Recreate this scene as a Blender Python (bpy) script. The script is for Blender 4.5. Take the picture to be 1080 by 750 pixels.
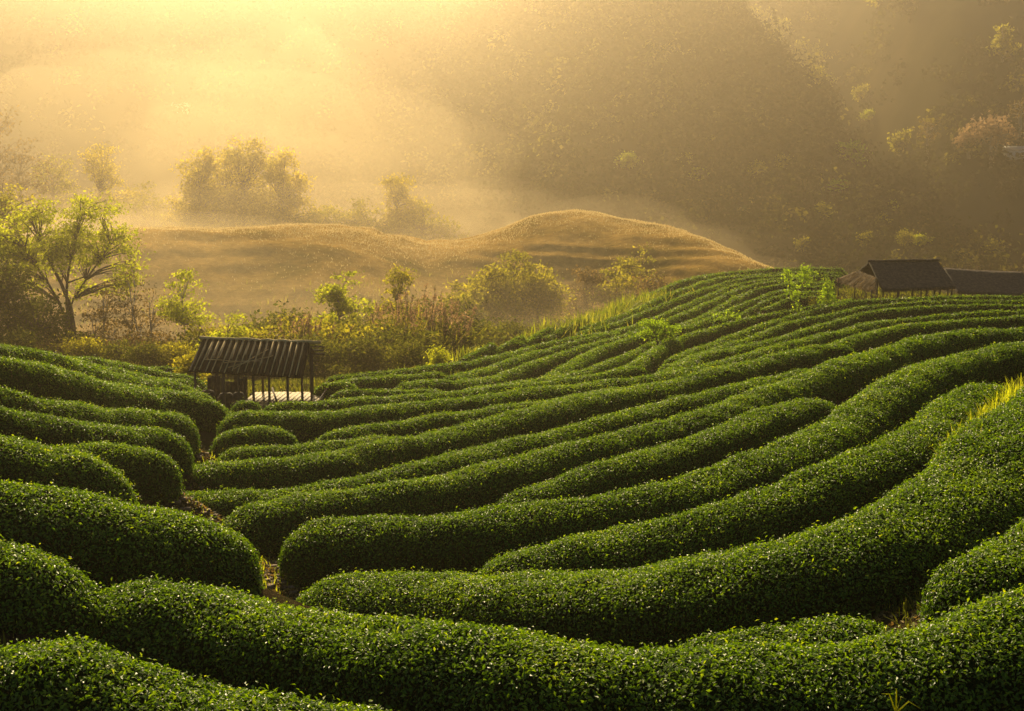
import bpy, math, random
import numpy as np
from mathutils import Vector
R = math.radians
scene = bpy.context.scene
for o in list(bpy.data.objects):
    bpy.data.objects.remove(o, do_unlink=True)

# ------------------------------------------------------------------ camera, sky, sun, exposure
F = 1484.0                                  # focal length in pixels of a 1080 px wide frame
HORIZON = 190.0
PITCH = math.atan((375 - HORIZON) / F)
cam_data = bpy.data.cameras.new('camera')
cam_data.sensor_width = 36.0
cam_data.lens = 36.0 * F / 1080.0
cam_data.clip_start = 0.05
cam_data.clip_end = 6000
cam = bpy.data.objects.new('camera', cam_data)
scene.collection.objects.link(cam)
cam.location = (0, 0, 0)
cam.rotation_euler = (R(90) - PITCH, 0, 0)
scene.camera = cam

SUN_EL, SUN_AZ = R(24.5), R(-11)
to_sun = Vector((math.sin(SUN_AZ) * math.cos(SUN_EL), math.cos(SUN_AZ) * math.cos(SUN_EL), math.sin(SUN_EL)))
world = bpy.data.worlds.new('World')
scene.world = world
world.use_nodes = True
wn = world.node_tree
sky = wn.nodes.new('ShaderNodeTexSky')
sky.sky_type = 'NISHITA'
sky.sun_disc = False
sky.sun_elevation = SUN_EL
sky.sun_rotation = SUN_AZ % (2 * math.pi)
sky.dust_density = 3.0
bg = wn.nodes['Background']
bg.inputs['Strength'].default_value = 0.05
wn.links.new(sky.outputs[0], bg.inputs['Color'])
sd = bpy.data.lights.new('sun', 'SUN')
sd.energy = 5.0
sd.angle = R(0.5)
sd.color = (1.0, 0.80, 0.46)
sun = bpy.data.objects.new('sun', sd)
scene.collection.objects.link(sun)
sun.rotation_euler = to_sun.to_track_quat('Z', 'Y').to_euler()
scene.view_settings.view_transform = 'Standard'
scene.view_settings.look = 'None'
scene.view_settings.exposure = 1.42
scene.view_settings.gamma = 1
scene.view_settings.use_curve_mapping = False
HAZE_DENSITY = 0.0015
cy = scene.cycles
cy.max_bounces = 6
cy.diffuse_bounces = 2
cy.glossy_bounces = 2
cy.transmission_bounces = 4
cy.transparent_max_bounces = 8
cy.volume_bounces = 1
cy.use_denoising = True

# ------------------------------------------------------------------ numeric helpers
rng = np.random.default_rng(7)
CP, SP = math.cos(PITCH), math.sin(PITCH)

def ray(px, py):
    u = (np.asarray(px, float) - 540) / F
    v = (375 - np.asarray(py, float)) / F
    d = np.stack([u, CP + v * SP, -SP + v * CP], -1)
    return d / d[..., 1:2]                  # scaled so that y = 1: multiply by the depth along y

def at(px, py, D):
    return ray(px, py) * np.asarray(D, float)[..., None]

def to_px(P):
    P = np.asarray(P)
    f = P[..., 1] * CP - P[..., 2] * SP
    up = P[..., 1] * SP + P[..., 2] * CP
    f = np.where(f < 0.01, 0.01, f)
    return 540 + F * P[..., 0] / f, 375 - F * up / f

_tab = rng.random(65536)
def _h(i, j, k):
    return _tab[(i * 73856093 ^ j * 19349663 ^ k * 83492791) & 65535]
def vnoise(P, s, seed=0):
    P = np.asarray(P, float) / s + seed * 17.31
    i = np.floor(P).astype(np.int64)
    f = P - i
    f = f * f * (3 - 2 * f)
    r = 0
    for a in (0, 1):
        for b in (0, 1):
            for c in (0, 1):
                w = (f[..., 0] if a else 1 - f[..., 0]) * (f[..., 1] if b else 1 - f[..., 1]) * (f[..., 2] if c else 1 - f[..., 2])
                r = r + w * _h(i[..., 0] + a, i[..., 1] + b, i[..., 2] + c)
    return r * 2 - 1
def n2(x, y, s, seed=0):
    return vnoise(np.stack([x, y, np.zeros_like(x)], -1), s, seed)

def smooth(a, b, x):
    t = np.clip((np.asarray(x, float) - a) / (b - a), 0, 1)
    return t * t * (3 - 2 * t)

def unit(v):
    return v / np.maximum(np.linalg.norm(v, axis=-1, keepdims=True), 1e-9)

def mesh_obj(name, V, Q, mats, midx=None, parent=None, tint=None, smooth_faces=None, loc=None):
    me = bpy.data.meshes.new(name)
    V = np.ascontiguousarray(V, np.float32)
    Q = np.ascontiguousarray(Q, np.int32)
    me.vertices.add(len(V))
    me.vertices.foreach_set('co', V.ravel())
    me.loops.add(Q.size)
    me.loops.foreach_set('vertex_index', Q.ravel())
    me.polygons.add(len(Q))
    me.polygons.foreach_set('loop_start', np.arange(0, Q.size, 4, dtype=np.int32))
    if not isinstance(mats, (list, tuple)):
        mats = [mats]
    for m in mats:
        me.materials.append(m)
    if midx is not None:
        me.polygons.foreach_set('material_index', np.ascontiguousarray(midx, np.int32))
    if smooth_faces is not None:
        s = np.broadcast_to(np.asarray(smooth_faces, bool), (len(Q),))
        me.polygons.foreach_set('use_smooth', np.ascontiguousarray(s))
    if tint is not None:
        a = me.attributes.new('tint', 'FLOAT', 'POINT')
        a.data.foreach_set('value', np.ascontiguousarray(tint, np.float32))
    me.update(calc_edges=True)
    me.validate()
    o = bpy.data.objects.new(name, me)
    scene.collection.objects.link(o)
    if parent is not None:
        o.parent = parent
    if loc is not None:
        o.location = loc
    return o

def tag(o, label=None, cat=None, group=None, kind=None):
    if label: o['label'] = label
    if cat: o['category'] = cat
    if group: o['group'] = group
    if kind: o['kind'] = kind
    return o

def empty(name, loc, label=None, cat=None, group=None, rz=0.0):
    o = bpy.data.objects.new(name, None)
    scene.collection.objects.link(o)
    o.location = loc
    o.rotation_euler = (0, 0, rz)
    return tag(o, label, cat, group)

def copy_tree(o, loc, scale=1.0, rz=0.0):
    c = o.copy()
    scene.collection.objects.link(c)
    c.location = loc
    c.rotation_euler = (0, 0, rz)
    c.scale = scale if isinstance(scale, tuple) else (scale,) * 3
    for ch in list(o.children):
        d = ch.copy()
        scene.collection.objects.link(d)
        d.parent = c
    return c

class MB:                                    # collects quads
    def __init__(s):
        s.V, s.Q, s.n = [], [], 0
    def add(s, V, Q):
        s.V.append(np.asarray(V, float)); s.Q.append(np.asarray(Q, int) + s.n); s.n += len(V)
    def box(s, c, size, rot=None):
        h = np.array(size) / 2
        v = np.array([(x, y, z) for x in (-1, 1) for y in (-1, 1) for z in (-1, 1)]) * h
        if rot is not None: v = v @ np.asarray(rot).T
        s.add(v + np.array(c), [(0, 1, 3, 2), (4, 6, 7, 5), (0, 4, 5, 1), (2, 3, 7, 6), (0, 2, 6, 4), (1, 5, 7, 3)])
    def bar(s, a, b, w, t):                  # a rectangular bar from a to b
        a, b = np.array(a, float), np.array(b, float)
        d = unit(b - a); up = np.array([0, 0, 1.]) if abs(d[2]) < .9 else np.array([0, 1., 0])
        x = unit(np.cross(d, up)); y = np.cross(x, d)
        v = [p + x * sx * w / 2 + y * sy * t / 2 for p in (a, b) for sx, sy in ((-1, -1), (1, -1), (1, 1), (-1, 1))]
        s.add(v, [(0, 1, 2, 3), (7, 6, 5, 4), (0, 4, 5, 1), (1, 5, 6, 2), (2, 6, 7, 3), (3, 7, 4, 0)])
    def tube(s, pts, rad, n=6, caps=True):
        pts = np.asarray(pts, float)
        rad = np.broadcast_to(np.asarray(rad, float), (len(pts),)).copy()
        if caps:
            pts = np.vstack([pts[:1], pts, pts[-1:]]); rad = np.concatenate([[rad[0] * .02], rad, [rad[-1] * .02]])
        T = np.gradient(pts, axis=0)
        T[np.linalg.norm(T, axis=1) < 1e-9] = (0, 0, 1)
        T = unit(T)
        up = np.where(np.abs(T[:, 2:3]) < .9, np.array([[0, 0, 1.]]), np.array([[1., 0, 0]]))
        X = unit(np.cross(T, up)); Y = np.cross(X, T)
        a = np.arange(n) * 2 * math.pi / n
        V = pts[:, None] + rad[:, None, None] * (np.cos(a)[None, :, None] * X[:, None] + np.sin(a)[None, :, None] * Y[:, None])
        m = len(pts)
        i = np.arange(m - 1)[:, None] * n; j = np.arange(n)[None]; k = (j + 1) % n
        Q = np.stack([i + j, i + k, i + n + k, i + n + j], -1).reshape(-1, 4)
        s.add(V.reshape(-1, 3), Q)
    def build(s, name, mats, parent=None, smooth_faces=None, **k):
        return mesh_obj(name, np.vstack(s.V), np.vstack(s.Q), mats, parent=parent, smooth_faces=smooth_faces, **k)

def leaf_quads(C, N, L, aspect, r, up_bias=0.0, tangent=1.0, fold=.12):
    """one folded rhombus per centre C, roughly lying on a surface with normal N"""
    n = len(C)
    N = unit(N + r.normal(0, .55, (n, 3)) + np.array([0, 0, up_bias]))
    A = r.normal(0, 1, (n, 3))
    A = unit(A - (A * N).sum(1, keepdims=True) * N * tangent)
    B = np.cross(N, A)
    L = np.broadcast_to(np.asarray(L, float), (n,))[:, None] * r.uniform(.7, 1.25, (n, 1))
    W = L * aspect * .5
    V = np.stack([C - A * L * .5, C + B * W + N * L * fold, C + A * L * .5, C - B * W + N * L * fold], 1).reshape(-1, 3)
    Q = np.arange(4 * n).reshape(-1, 4)
    return V, Q

# ------------------------------------------------------------------ materials
def mat(name):
    m = bpy.data.materials.new(name)
    m.use_nodes = True
    nt = m.node_tree
    return m, nt, nt.nodes['Principled BSDF'], nt.nodes['Material Output']

def noise_node(nt, scale, detail=5, rough=.6, coord='Object'):
    tc = nt.nodes.new('ShaderNodeTexCoord')
    n = nt.nodes.new('ShaderNodeTexNoise')
    n.inputs['Scale'].default_value = scale
    n.inputs['Detail'].default_value = detail
    n.inputs['Roughness'].default_value = rough
    nt.links.new(tc.outputs[coord], n.inputs['Vector'])
    return n

def ramp(nt, fac, stops):
    r = nt.nodes.new('ShaderNodeValToRGB')
    e = r.color_ramp.elements
    while len(e) < len(stops): e.new(.5)
    for x, (p, c) in zip(e, stops):
        x.position = p; x.color = (*c, 1)
    nt.links.new(fac, r.inputs[0])
    return r

def noise_mat(name, scale, stops, rough=.9, bump=0.0, bscale=None, detail=6, spec=.2, stretch=None):
    m, nt, b, out = mat(name)
    n = noise_node(nt, scale, detail)
    if stretch:
        mp = nt.nodes.new('ShaderNodeMapping'); mp.inputs['Scale'].default_value = stretch
        tc = nt.nodes.new('ShaderNodeTexCoord')
        nt.links.new(tc.outputs['Object'], mp.inputs[0]); nt.links.new(mp.outputs[0], n.inputs['Vector'])
    c = ramp(nt, n.outputs[0], stops)
    nt.links.new(c.outputs[0], b.inputs['Base Color'])
    b.inputs['Roughness'].default_value = rough
    b.inputs['Specular IOR Level'].default_value = spec
    if bump:
        n2_ = noise_node(nt, bscale or scale * 4, 6)
        bp = nt.nodes.new('ShaderNodeBump'); bp.inputs['Strength'].default_value = bump
        bp.inputs['Distance'].default_value = .1
        nt.links.new(n2_.outputs[0], bp.inputs['Height']); nt.links.new(bp.outputs[0], b.inputs['Normal'])
    return m

def leaf_mat(name, stops, rough=.45, trans=.35, spec=.5, tcol=(1.9, 1.7, .6)):
    m, nt, b, out = mat(name)
    a = nt.nodes.new('ShaderNodeAttribute'); a.attribute_name = 'tint'
    c = ramp(nt, a.outputs['Fac'], stops)
    nt.links.new(c.outputs[0], b.inputs['Base Color'])
    b.inputs['Roughness'].default_value = rough
    b.inputs['Specular IOR Level'].default_value = spec
    t = nt.nodes.new('ShaderNodeBsdfTranslucent')
    mul = nt.nodes.new('ShaderNodeMix'); mul.data_type = 'RGBA'; mul.blend_type = 'MULTIPLY'
    mul.inputs[0].default_value = 1
    mul.inputs[7].default_value = (*tcol, 1)
    nt.links.new(c.outputs[0], mul.inputs[6]); nt.links.new(mul.outputs[2], t.inputs[0])
    mx = nt.nodes.new('ShaderNodeMixShader'); mx.inputs[0].default_value = trans
    nt.links.new(b.outputs[0], mx.inputs[1]); nt.links.new(t.outputs[0], mx.inputs[2])
    nt.links.new(mx.outputs[0], out.inputs[0])
    return m

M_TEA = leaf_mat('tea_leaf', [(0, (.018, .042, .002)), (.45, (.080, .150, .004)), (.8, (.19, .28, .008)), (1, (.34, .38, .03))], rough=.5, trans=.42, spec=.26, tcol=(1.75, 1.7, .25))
M_BODY = noise_mat('hedge_dark_core', 9, [(.3, (.004, .009, .0015)), (.6, (.010, .020, .003)), (.8, (.02, .022, .006))], spec=0.0, bump=.6, bscale=30)  # near-black core: the shade between leaves is put into its colour
M_SOIL = noise_mat('terrace_soil', 1.3, [(.3, (.07, .048, .026)), (.5, (.13, .088, .045)), (.62, (.10, .085, .03)), (.75, (.20, .14, .07))], bump=.8, bscale=14)
M_BARK = noise_mat('bark', 6, [(.3, (.05, .036, .024)), (.7, (.13, .10, .07))], bump=.5)
M_PALEBARK = noise_mat('pale_bark', 6, [(.3, (.16, .13, .10)), (.7, (.34, .30, .24))], bump=.4)

# ------------------------------------------------------------------ the rows of tea
HH = 0.62
# label, width, silhouette of the far shoulder in the photograph, depth along the view
ROWS = [
 ('stubby tea hedge on the spur edge nearest the yellow grass slope', .95, [(484,382),(497,373),(508,367),(522,360)], [(484,59),(522,64)]),
 ('stubby tea hedge on the spur edge, second from the yellow grass slope', .95, [(513,375),(527,366),(540,357),(554,351)], [(513,62),(554,67)]),
 ('stubby tea hedge on the spur edge, third from the yellow grass slope', .95, [(542,368),(556,358),(570,349),(584,343)], [(542,64.5),(584,70.5)]),
 ('stubby tea hedge on the spur edge, next to the tall corn like grass', .95, [(570,360),(584,350),(598,342),(614,335)], [(570,67),(614,75)]),
 ('dark tea hedge crossing the bottom left corner, nearest of all', 1.30,
  [(-60,705),(0,680),(45,674),(90,672),(130,683),(190,702),(270,720),(340,733),(420,750),(500,768)], [(-60,11.2),(0,11.2),(200,10.8),(400,10.2),(500,10)]),
 ('short thick tea hedge at the left edge meeting the broad front hedge', 1.25,
  [(-60,556),(0,568),(50,578),(85,589),(112,603),(122,618)], [(-60,13.6),(0,13.6),(120,13.8)]),
 ('broad front tea hedge running the whole width of the picture above the bottom edge', 1.42,
  [(70,640),(76,622),(92,609),(120,600),(150,598),(200,606),(235,619),(270,627),(300,633),(350,635),(390,643),(430,648),(500,655),(550,661),(600,668),(640,675),(690,682),(740,685),(800,683),(850,677),(900,668),(960,660),(1000,652),(1050,630),(1080,614),(1150,575)],
  [(70,14.2),(150,14.2),(300,13.6),(500,12.4),(690,11.6),(900,11.4),(1080,11.8),(1150,12.3)]),
 ('low weedy tea hedge squeezed between the broad front hedge and the dark gap', 1.1,
  [(655,679),(690,674),(740,668),(780,661),(830,655),(870,647),(900,641),(940,635),(962,637),(976,650)], [(655,13.2),(780,13.0),(900,12.9),(976,12.8)]),
 ('rounded tea hedge entering at the lower right edge beside a dark gap', 1.15,
  [(984,642),(1000,628),(1018,609),(1034,592),(1045,577),(1058,559),(1080,537),(1130,505)], [(984,13.4),(1042,13.9),(1080,14.4),(1130,15)]),
 ('widest sweeping tea hedge, blunt left end by the bare path, climbing to the grassy bank', 1.95,
  [(299,613),(305,605),(322,600),(350,597),(400,595),(450,596),(500,597),(560,598),(610,599),(660,597),(700,592),(750,583),(800,572),(840,560),(870,549),(905,536),(930,525),(960,508),(985,487),(1010,460),(1040,432),(1080,402),(1130,372)],
  [(299,19),(450,19.2),(610,17.8),(750,16.9),(850,16.5),(930,16.8),(1000,18.4),(1040,20),(1080,22),(1130,24.5)]),
 ('tapering tea hedge, thin mid picture and wider at right, ending before the grassy bank', 1.35,
  [(480,600),(500,593),(530,583),(580,571),(640,560),(700,550),(750,536),(790,519),(830,502),(870,483),(900,470),(940,457),(962,445),(978,428),(1000,409),(1025,402),(1050,398),(1064,404)],
  [(480,20.2),(640,19.8),(750,19.6),(870,20.4),(960,22),(1000,24.5),(1064,26)]),
 ('long tea hedge rounded at the path, rising to a pale scrap lying on it', 1.40,
  [(291,575),(294,562),(305,553),(330,548),(400,545),(450,541),(500,536),(560,530),(610,523),(650,515),(700,505),(740,492),(780,480),(820,465),(850,451),(885,430),(903,414),(925,400),(950,388),(980,378),(1010,370),(1040,364),(1080,360),(1150,357)],
  [(291,21.3),(400,21.8),(560,21.6),(700,21.6),(820,23.4),(900,27),(980,30.5),(1080,32),(1150,32)]),
 ('short wedge of tea hedge tucked behind a longer hedge, pointed at its left end', 1.30,
  [(508,538),(514,528),(530,519),(560,508),(600,496),(643,484),(701,465),(744,452),(787,435),(821,423),(840,420),(869,420),(888,422),(896,428)], [(508,23.8),(600,24.6),(701,25.6),(787,27.4),(840,28.8),(896,28.6)]),
 ('tea hedge starting right of the bare earth patch that tops the wedge behind it', 1.35,
  [(230,545),(237,536),(249,529),(268,523),(300,519),(353,515),(400,511),(449,499),(499,489),(573,473),(621,461),(653,450),(701,441),(749,427),(800,409),(832,398),(869,382),(914,371),(952,359),(988,351),(1027,347),(1080,345),(1150,343)],
  [(230,22.8),(300,23.8),(400,24.3),(499,25.2),(621,26.8),(749,29),(869,33.5),(952,37.5),(1027,39.5),(1150,40)]),
 ('thin pale tea hedge strip between two long thick hedges, beginning by the narrow path', 1.2,
  [(146,526),(160,519),(187,517),(270,517),(320,512),(355,507),(400,496),(453,482),(488,473),(549,459),(605,444),(667,430),(720,418),(765,407),(821,394),(862,383)], [(146,25),(270,25),(400,26),(488,27.6),(605,29.8),(720,32),(862,35.4)]),
 ('bulging long tea hedge, fat round left end at path, smooth lobe at right end', 1.45,
  [(156,508),(160,499),(171,491),(197,487),(233,486),(287,485),(340,478),(367,471),(400,464),(449,453),(507,441),(560,427),(613,417),(669,408),(720,394),(773,383),(819,373),(850,365),(878,361),(896,363),(908,370)],
  [(156,27.2),(233,28),(340,29),(449,31),(560,33.6),(669,36.2),(773,39.6),(869,43.4),(908,43)]),
 ('slim tea hedge fading into the bulging hedge, starting by the end of a short row', 1.1,
  [(222,482),(233,473),(265,469),(300,469),(340,465),(393,459),(425,454)], [(222,30),(300,30.8),(425,32.4)]),
 ('short stubby tea hedge beside the path, three rows below the bamboo hut', 1.15,
  [(218,467),(223,456),(247,451),(275,450),(300,453),(318,457),(326,463)], [(218,31.4),(326,32.2)]),
 ('thin tea hedge continuing right from the stubby row beside the path', 1.1,
  [(324,462),(330,457),(345,454),(393,446),(449,438),(512,430),(549,424),(610,415),(670,404)], [(324,32.4),(449,34.4),(549,37),(670,39.2)]),
 ('very long tea hedge passing just below the bamboo hut and rising to the far right', 1.35,
  [(223,447),(226,440),(235,435),(252,433),(313,435),(367,431),(411,427),(456,422),(500,417),(549,411),(600,405),(653,400),(690,394),(734,386),(785,372),(836,359),(883,348),(935,338),(978,334),(1031,329),(1080,327),(1150,325)],
  [(223,33.8),(313,35),(449,37),(549,39.6),(653,42),(734,44.5),(836,50),(935,56.5),(1080,60),(1150,60)]),
 ('low tea hedge directly in front of the bamboo hut posts', 1.15,
  [(271,431),(280,424),(340,422),(393,419),(449,415),(500,409),(540,405),(600,398),(640,392),(680,384)], [(271,37.4),(340,38.2),(449,40),(540,42.6),(680,47)]),
 ('small dark bit of tea hedge under the left half of the hut', .9, [(238,425),(250,422),(268,422),(280,425)], [(238,38.8),(280,38.8)]),
 ('tea hedge second from the left foreground, ending bluntly above the bare earth patch', 1.6,
  [(-60,500),(0,507),(35,511),(67,516),(99,520),(139,530),(187,536),(227,541),(246,547),(259,557),(266,570),(267,583)], [(-60,15.8),(0,16),(100,16.2),(187,16.6),(267,17.4)]),
 ('fat tea hedge at left, its round right end pinching the narrow path', 1.35,
  [(-60,445),(0,458),(27,465),(67,475),(99,483),(123,490),(138,498),(147,509)], [(-60,19.6),(0,20),(67,20.4),(147,21)]),
 ('short low tea hedge lens at left between two longer hedges, ending at the path', 1.15,
  [(40,474),(60,470),(80,469),(107,469),(139,473),(168,477),(182,482),(188,489)], [(40,22.6),(107,23.6),(188,24.6)]),
 ('tea hedge at left ending next to the sunlit patch of path', 1.25,
  [(-60,420),(0,433),(35,439),(75,447),(115,450),(160,451),(185,452),(198,457),(203,465)], [(-60,23),(0,23.6),(75,25),(160,26.6),(203,27.4)]),
 ('tea hedge at left with a drooping round end at the top of the path', 1.25,
  [(-60,398),(0,414),(16,421),(53,426),(107,431),(160,434),(192,436),(206,441),(213,451)], [(-60,25.4),(0,26),(53,27.4),(160,30.4),(213,31)]),
 ('tall tea hedge sweeping down from the left edge to the front of the hut', 1.45,
  [(-60,366),(0,380),(27,387),(53,395),(88,403),(120,409),(160,414),(213,419),(236,422),(247,428),(250,436)], [(-60,28),(0,29),(53,31),(120,33.4),(213,36),(250,36)]),
 ('narrow strip of tea hedge showing behind the tall sweeping left hedge', 1.0,
  [(15,379),(40,388),(70,396),(110,404),(160,410),(200,414),(225,417)], [(15,31.6),(70,33.4),(160,37),(225,39)]),
 ('upper left tea hedge that forms the skyline against the trees at the left edge', 1.3,
  [(-60,356),(0,367),(19,369),(37,374),(56,380),(74,387),(102,394),(130,399),(167,405),(200,409),(212,411)], [(-60,31.5),(0,32.4),(56,34.6),(102,36.6),(212,40.6)]),
 ('thin upper left tea hedge just above the skyline hedge, reaching the hut', 1.2,
  [(36,374),(60,379),(80,384),(120,392),(157,399),(200,403),(215,405)], [(36,36.4),(120,40.4),(215,43.6)]),
 ('upper left tea hedge next to last before the trees', 1.2,
  [(46,377),(63,377),(85,378),(104,381),(130,386),(157,392),(200,398),(215,399)], [(46,39.8),(130,44),(215,47)]),
 ('farthest left tea hedge, a short flat strip beside the hut roof', 1.2, [(140,389),(152,388),(176,388),(205,391),(220,392)], [(140,50),(220,52)]),
 ('short tea hedge with round end just right of the bamboo hut', 1.2, [(326,407),(340,404),(353,403),(372,403),(382,407),(387,412)], [(326,43.6),(387,44)]),
 ('thin low tea hedge mound right of the hut, upper of a close pair', 1.1, [(341,421),(344,415),(367,411),(411,411),(455,411),(470,413),(480,417)], [(341,41.2),(411,42),(480,42.8)]),
 ('tea hedge along the lower edge of the spur, from hut to shoulder', 1.25,
  [(338,399),(360,396),(389,393),(433,389),(467,385),(500,380),(530,373),(555,366),(600,356),(640,350)], [(338,49.6),(433,52),(500,56),(555,62),(640,70)]),
 ('thin tea hedge at the valley edge, left of the small yellowish bush', 1.1, [(348,403),(362,400),(389,398),(433,395),(470,392)], [(348,46.5),(470,51.6)]),
 ('tea hedge beginning at a knob below the yellowish bush, climbing the spur', 1.25,
  [(471,400),(476,396),(500,391),(517,385),(540,377),(567,370),(617,357),(655,350)], [(471,49.6),(517,54.6),(567,61),(655,70)]),
 ('spur tea hedge with weeds at its left tip and a steep dark flank', 1.3,
  [(413,410),(424,404),(478,401),(511,399),(540,389),(560,381),(580,375),(630,360),(675,349)], [(413,45),(478,48),(542,54),(630,64),(675,69.4)]),
 ('steep tea hedge on the spur, third left of the bright green tree', 1.3,
  [(562,402),(577,394),(592,385),(612,375),(630,367),(665,355),(690,346)], [(562,48.4),(592,52.6),(630,60),(690,69)]),
 ('winding tea hedge on the spur, second left of the bright green tree', 1.25,
  [(474,414),(485,409),(500,407),(540,403),(567,399),(587,395),(617,389),(650,376),(685,362),(705,352)], [(474,44),(540,46.4),(617,51.4),(685,60),(705,63.4)]),
 ('tea hedge that ends at the foot of the bright green tree', 1.25,
  [(604,404),(620,397),(635,392),(662,385),(675,374),(692,366),(715,356)], [(604,45.8),(662,51),(692,57),(715,61)]),
 ('tea hedge behind the lobe end of the bulging hedge, running to the right edge', 1.3,
  [(874,364),(882,359),(914,350),(956,342),(1020,337),(1080,333),(1150,331)], [(874,46.4),(930,50),(1020,52.6),(1150,53)]),
 ('far right tea hedge, fourth row below the thatched hut', 1.3,
  [(690,394),(715,383),(743,373),(806,359),(849,347),(893,334),(920,328),(978,323),(1030,322),(1080,322),(1150,321)], [(690,46.5),(743,50),(806,54),(893,61.5),(978,65),(1150,65)]),
 ('far right tea hedge, third row below the thatched hut', 1.3,
  [(700,384),(740,370),(775,360),(802,351),(828,340),(870,332),(913,323),(960,319),(1020,317),(1080,317),(1150,317)], [(700,49.5),(740,53.5),(828,62),(913,67.5),(1150,69.5)]),
 ('far right tea hedge, second row below the thatched hut', 1.3,
  [(703,378),(730,368),(770,354),(800,343),(828,335),(862,325),(892,319),(930,316),(1000,313),(1080,313)], [(703,53),(730,56),(800,64),(892,71),(1080,74)]),
 ('tea hedge crossing just right of the bright green tree toward the thatched hut', 1.3,
  [(668,378),(700,361),(743,348),(775,338),(800,332),(840,326),(880,318),(905,314)], [(668,57),(700,60.5),(743,65.5),(800,70),(905,74)]),
 ('tea hedge along the ridge line of the far spur', 1.3,
  [(598,350),(618,338),(640,328),(655,321),(692,307),(715,297),(750,290),(806,284),(849,283),(895,284)], [(598,74),(655,86),(692,93),(750,105),(806,111),(895,112)]),
 ('tea hedge on the far spur, second below its ridge line', 1.3,
  [(612,346),(655,332),(697,313),(728,302),(753,294),(806,289),(853,287),(895,288)], [(612,71.6),(697,87),(753,99),(806,104),(895,105)]),
 ('tea hedge on the far spur, third below its ridge line', 1.3,
  [(607,352),(655,338),(692,323),(730,308),(764,298),(789,293),(836,291),(890,292)], [(607,70),(692,82.5),(764,95),(836,100),(890,99)]),
 ('tea hedge on the far spur, fourth below its ridge line', 1.3,
  [(632,353),(675,341),(705,328),(738,315),(764,304),(789,297),(819,294),(850,294)], [(632,68),(705,79),(764,91),(850,96)]),
 ('tea hedge on the far spur, fifth below its ridge line', 1.3,
  [(660,351),(692,341),(725,328),(750,317),(781,303),(802,298),(825,297)], [(660,68),(725,77.5),(781,87.5),(825,91)]),
 ('tea hedge on the far spur, sixth below its ridge line', 1.3,
  [(690,352),(720,341),(743,331),(765,319),(787,309),(811,301),(836,298),(881,298)], [(690,65.6),(743,74.6),(787,83),(881,88)]),
 ('tea hedge on the far spur, seventh below its ridge line', 1.3,
  [(715,346),(743,337),(772,324),(794,315),(811,309),(832,304),(857,302),(881,303)], [(715,66),(772,75),(811,80.5),(881,83)]),
 ('tea hedge on the far spur below the leafy sapling', 1.3,
  [(755,337),(779,331),(796,322),(819,312),(836,308),(881,308)], [(755,69),(796,74.6),(881,79.5)]),
 ('short tea hedge on the far spur just beneath the sapling', 1.3,
  [(800,328),(815,321),(830,315),(850,313),(880,313)], [(800,71.6),(830,74.6),(880,76.4)]),
]

def catmull(P, per=10):
    P = np.asarray(P, float)
    E = np.vstack([2 * P[0] - P[1], P, 2 * P[-1] - P[-2]])
    out = []
    t = np.linspace(0, 1, per, endpoint=False)[:, None]
    for i in range(len(P) - 1):
        p0, p1, p2, p3 = E[i:i + 4]
        d1, d2, d3 = (max(np.linalg.norm(b - a), 1e-6) ** .5 for a, b in ((p0, p1), (p1, p2), (p2, p3)))
        m1 = (p1 - p0) / d1 - (p2 - p0) / (d1 + d2) + (p2 - p1) / d2
        m2 = (p2 - p1) / d2 - (p3 - p1) / (d2 + d3) + (p3 - p2) / d3
        m1, m2 = m1 * d2, m2 * d2
        out.append((2 * t**3 - 3 * t**2 + 1) * p1 + (t**3 - 2 * t**2 + t) * m1 + (-2 * t**3 + 3 * t**2) * p2 + (t**3 - t**2) * m2)
    return np.vstack(out + [P[-1:]])

def resample(P, step):
    s = np.concatenate([[0], np.cumsum(np.linalg.norm(np.diff(P, axis=0), axis=1))])
    n = max(int(s[-1] / step), 8)
    q = np.linspace(0, s[-1], n + 1)
    return np.stack([np.interp(q, s, P[:, k]) for k in range(3)], -1), q

def hscale(W):
    return max(1.0, (W / 1.35) ** .8)

def width_at(D):
    return 1.12 - .14 * smooth(17, 26, D) - .50 * smooth(30, 66, D)

def trim(pts):
    """a blunt end is drawn going round the corner: keep the shoulder and run it straight to the tip"""
    for _ in range(2):
        tip = pts[-1][0]; cut = False
        while len(pts) > 3 and pts[-1][1] > pts[-2][1] and pts[-1][1] - pts[-2][1] > .62 * abs(pts[-1][0] - pts[-2][0]):
            tip = max(tip, pts[-1][0]) if pts[-1][0] >= pts[0][0] else min(tip, pts[-1][0])
            pts = pts[:-1]; cut = True
        if cut and abs(tip - pts[-1][0]) > 2:
            (x0, y0), (x1, y1) = pts[-2], pts[-1]
            sl = np.clip((y1 - y0) / (x1 - x0), -.45, .45)
            pts = pts + [(tip, y1 + sl * (tip - x1))]
        pts = pts[::-1]
    return pts

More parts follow.
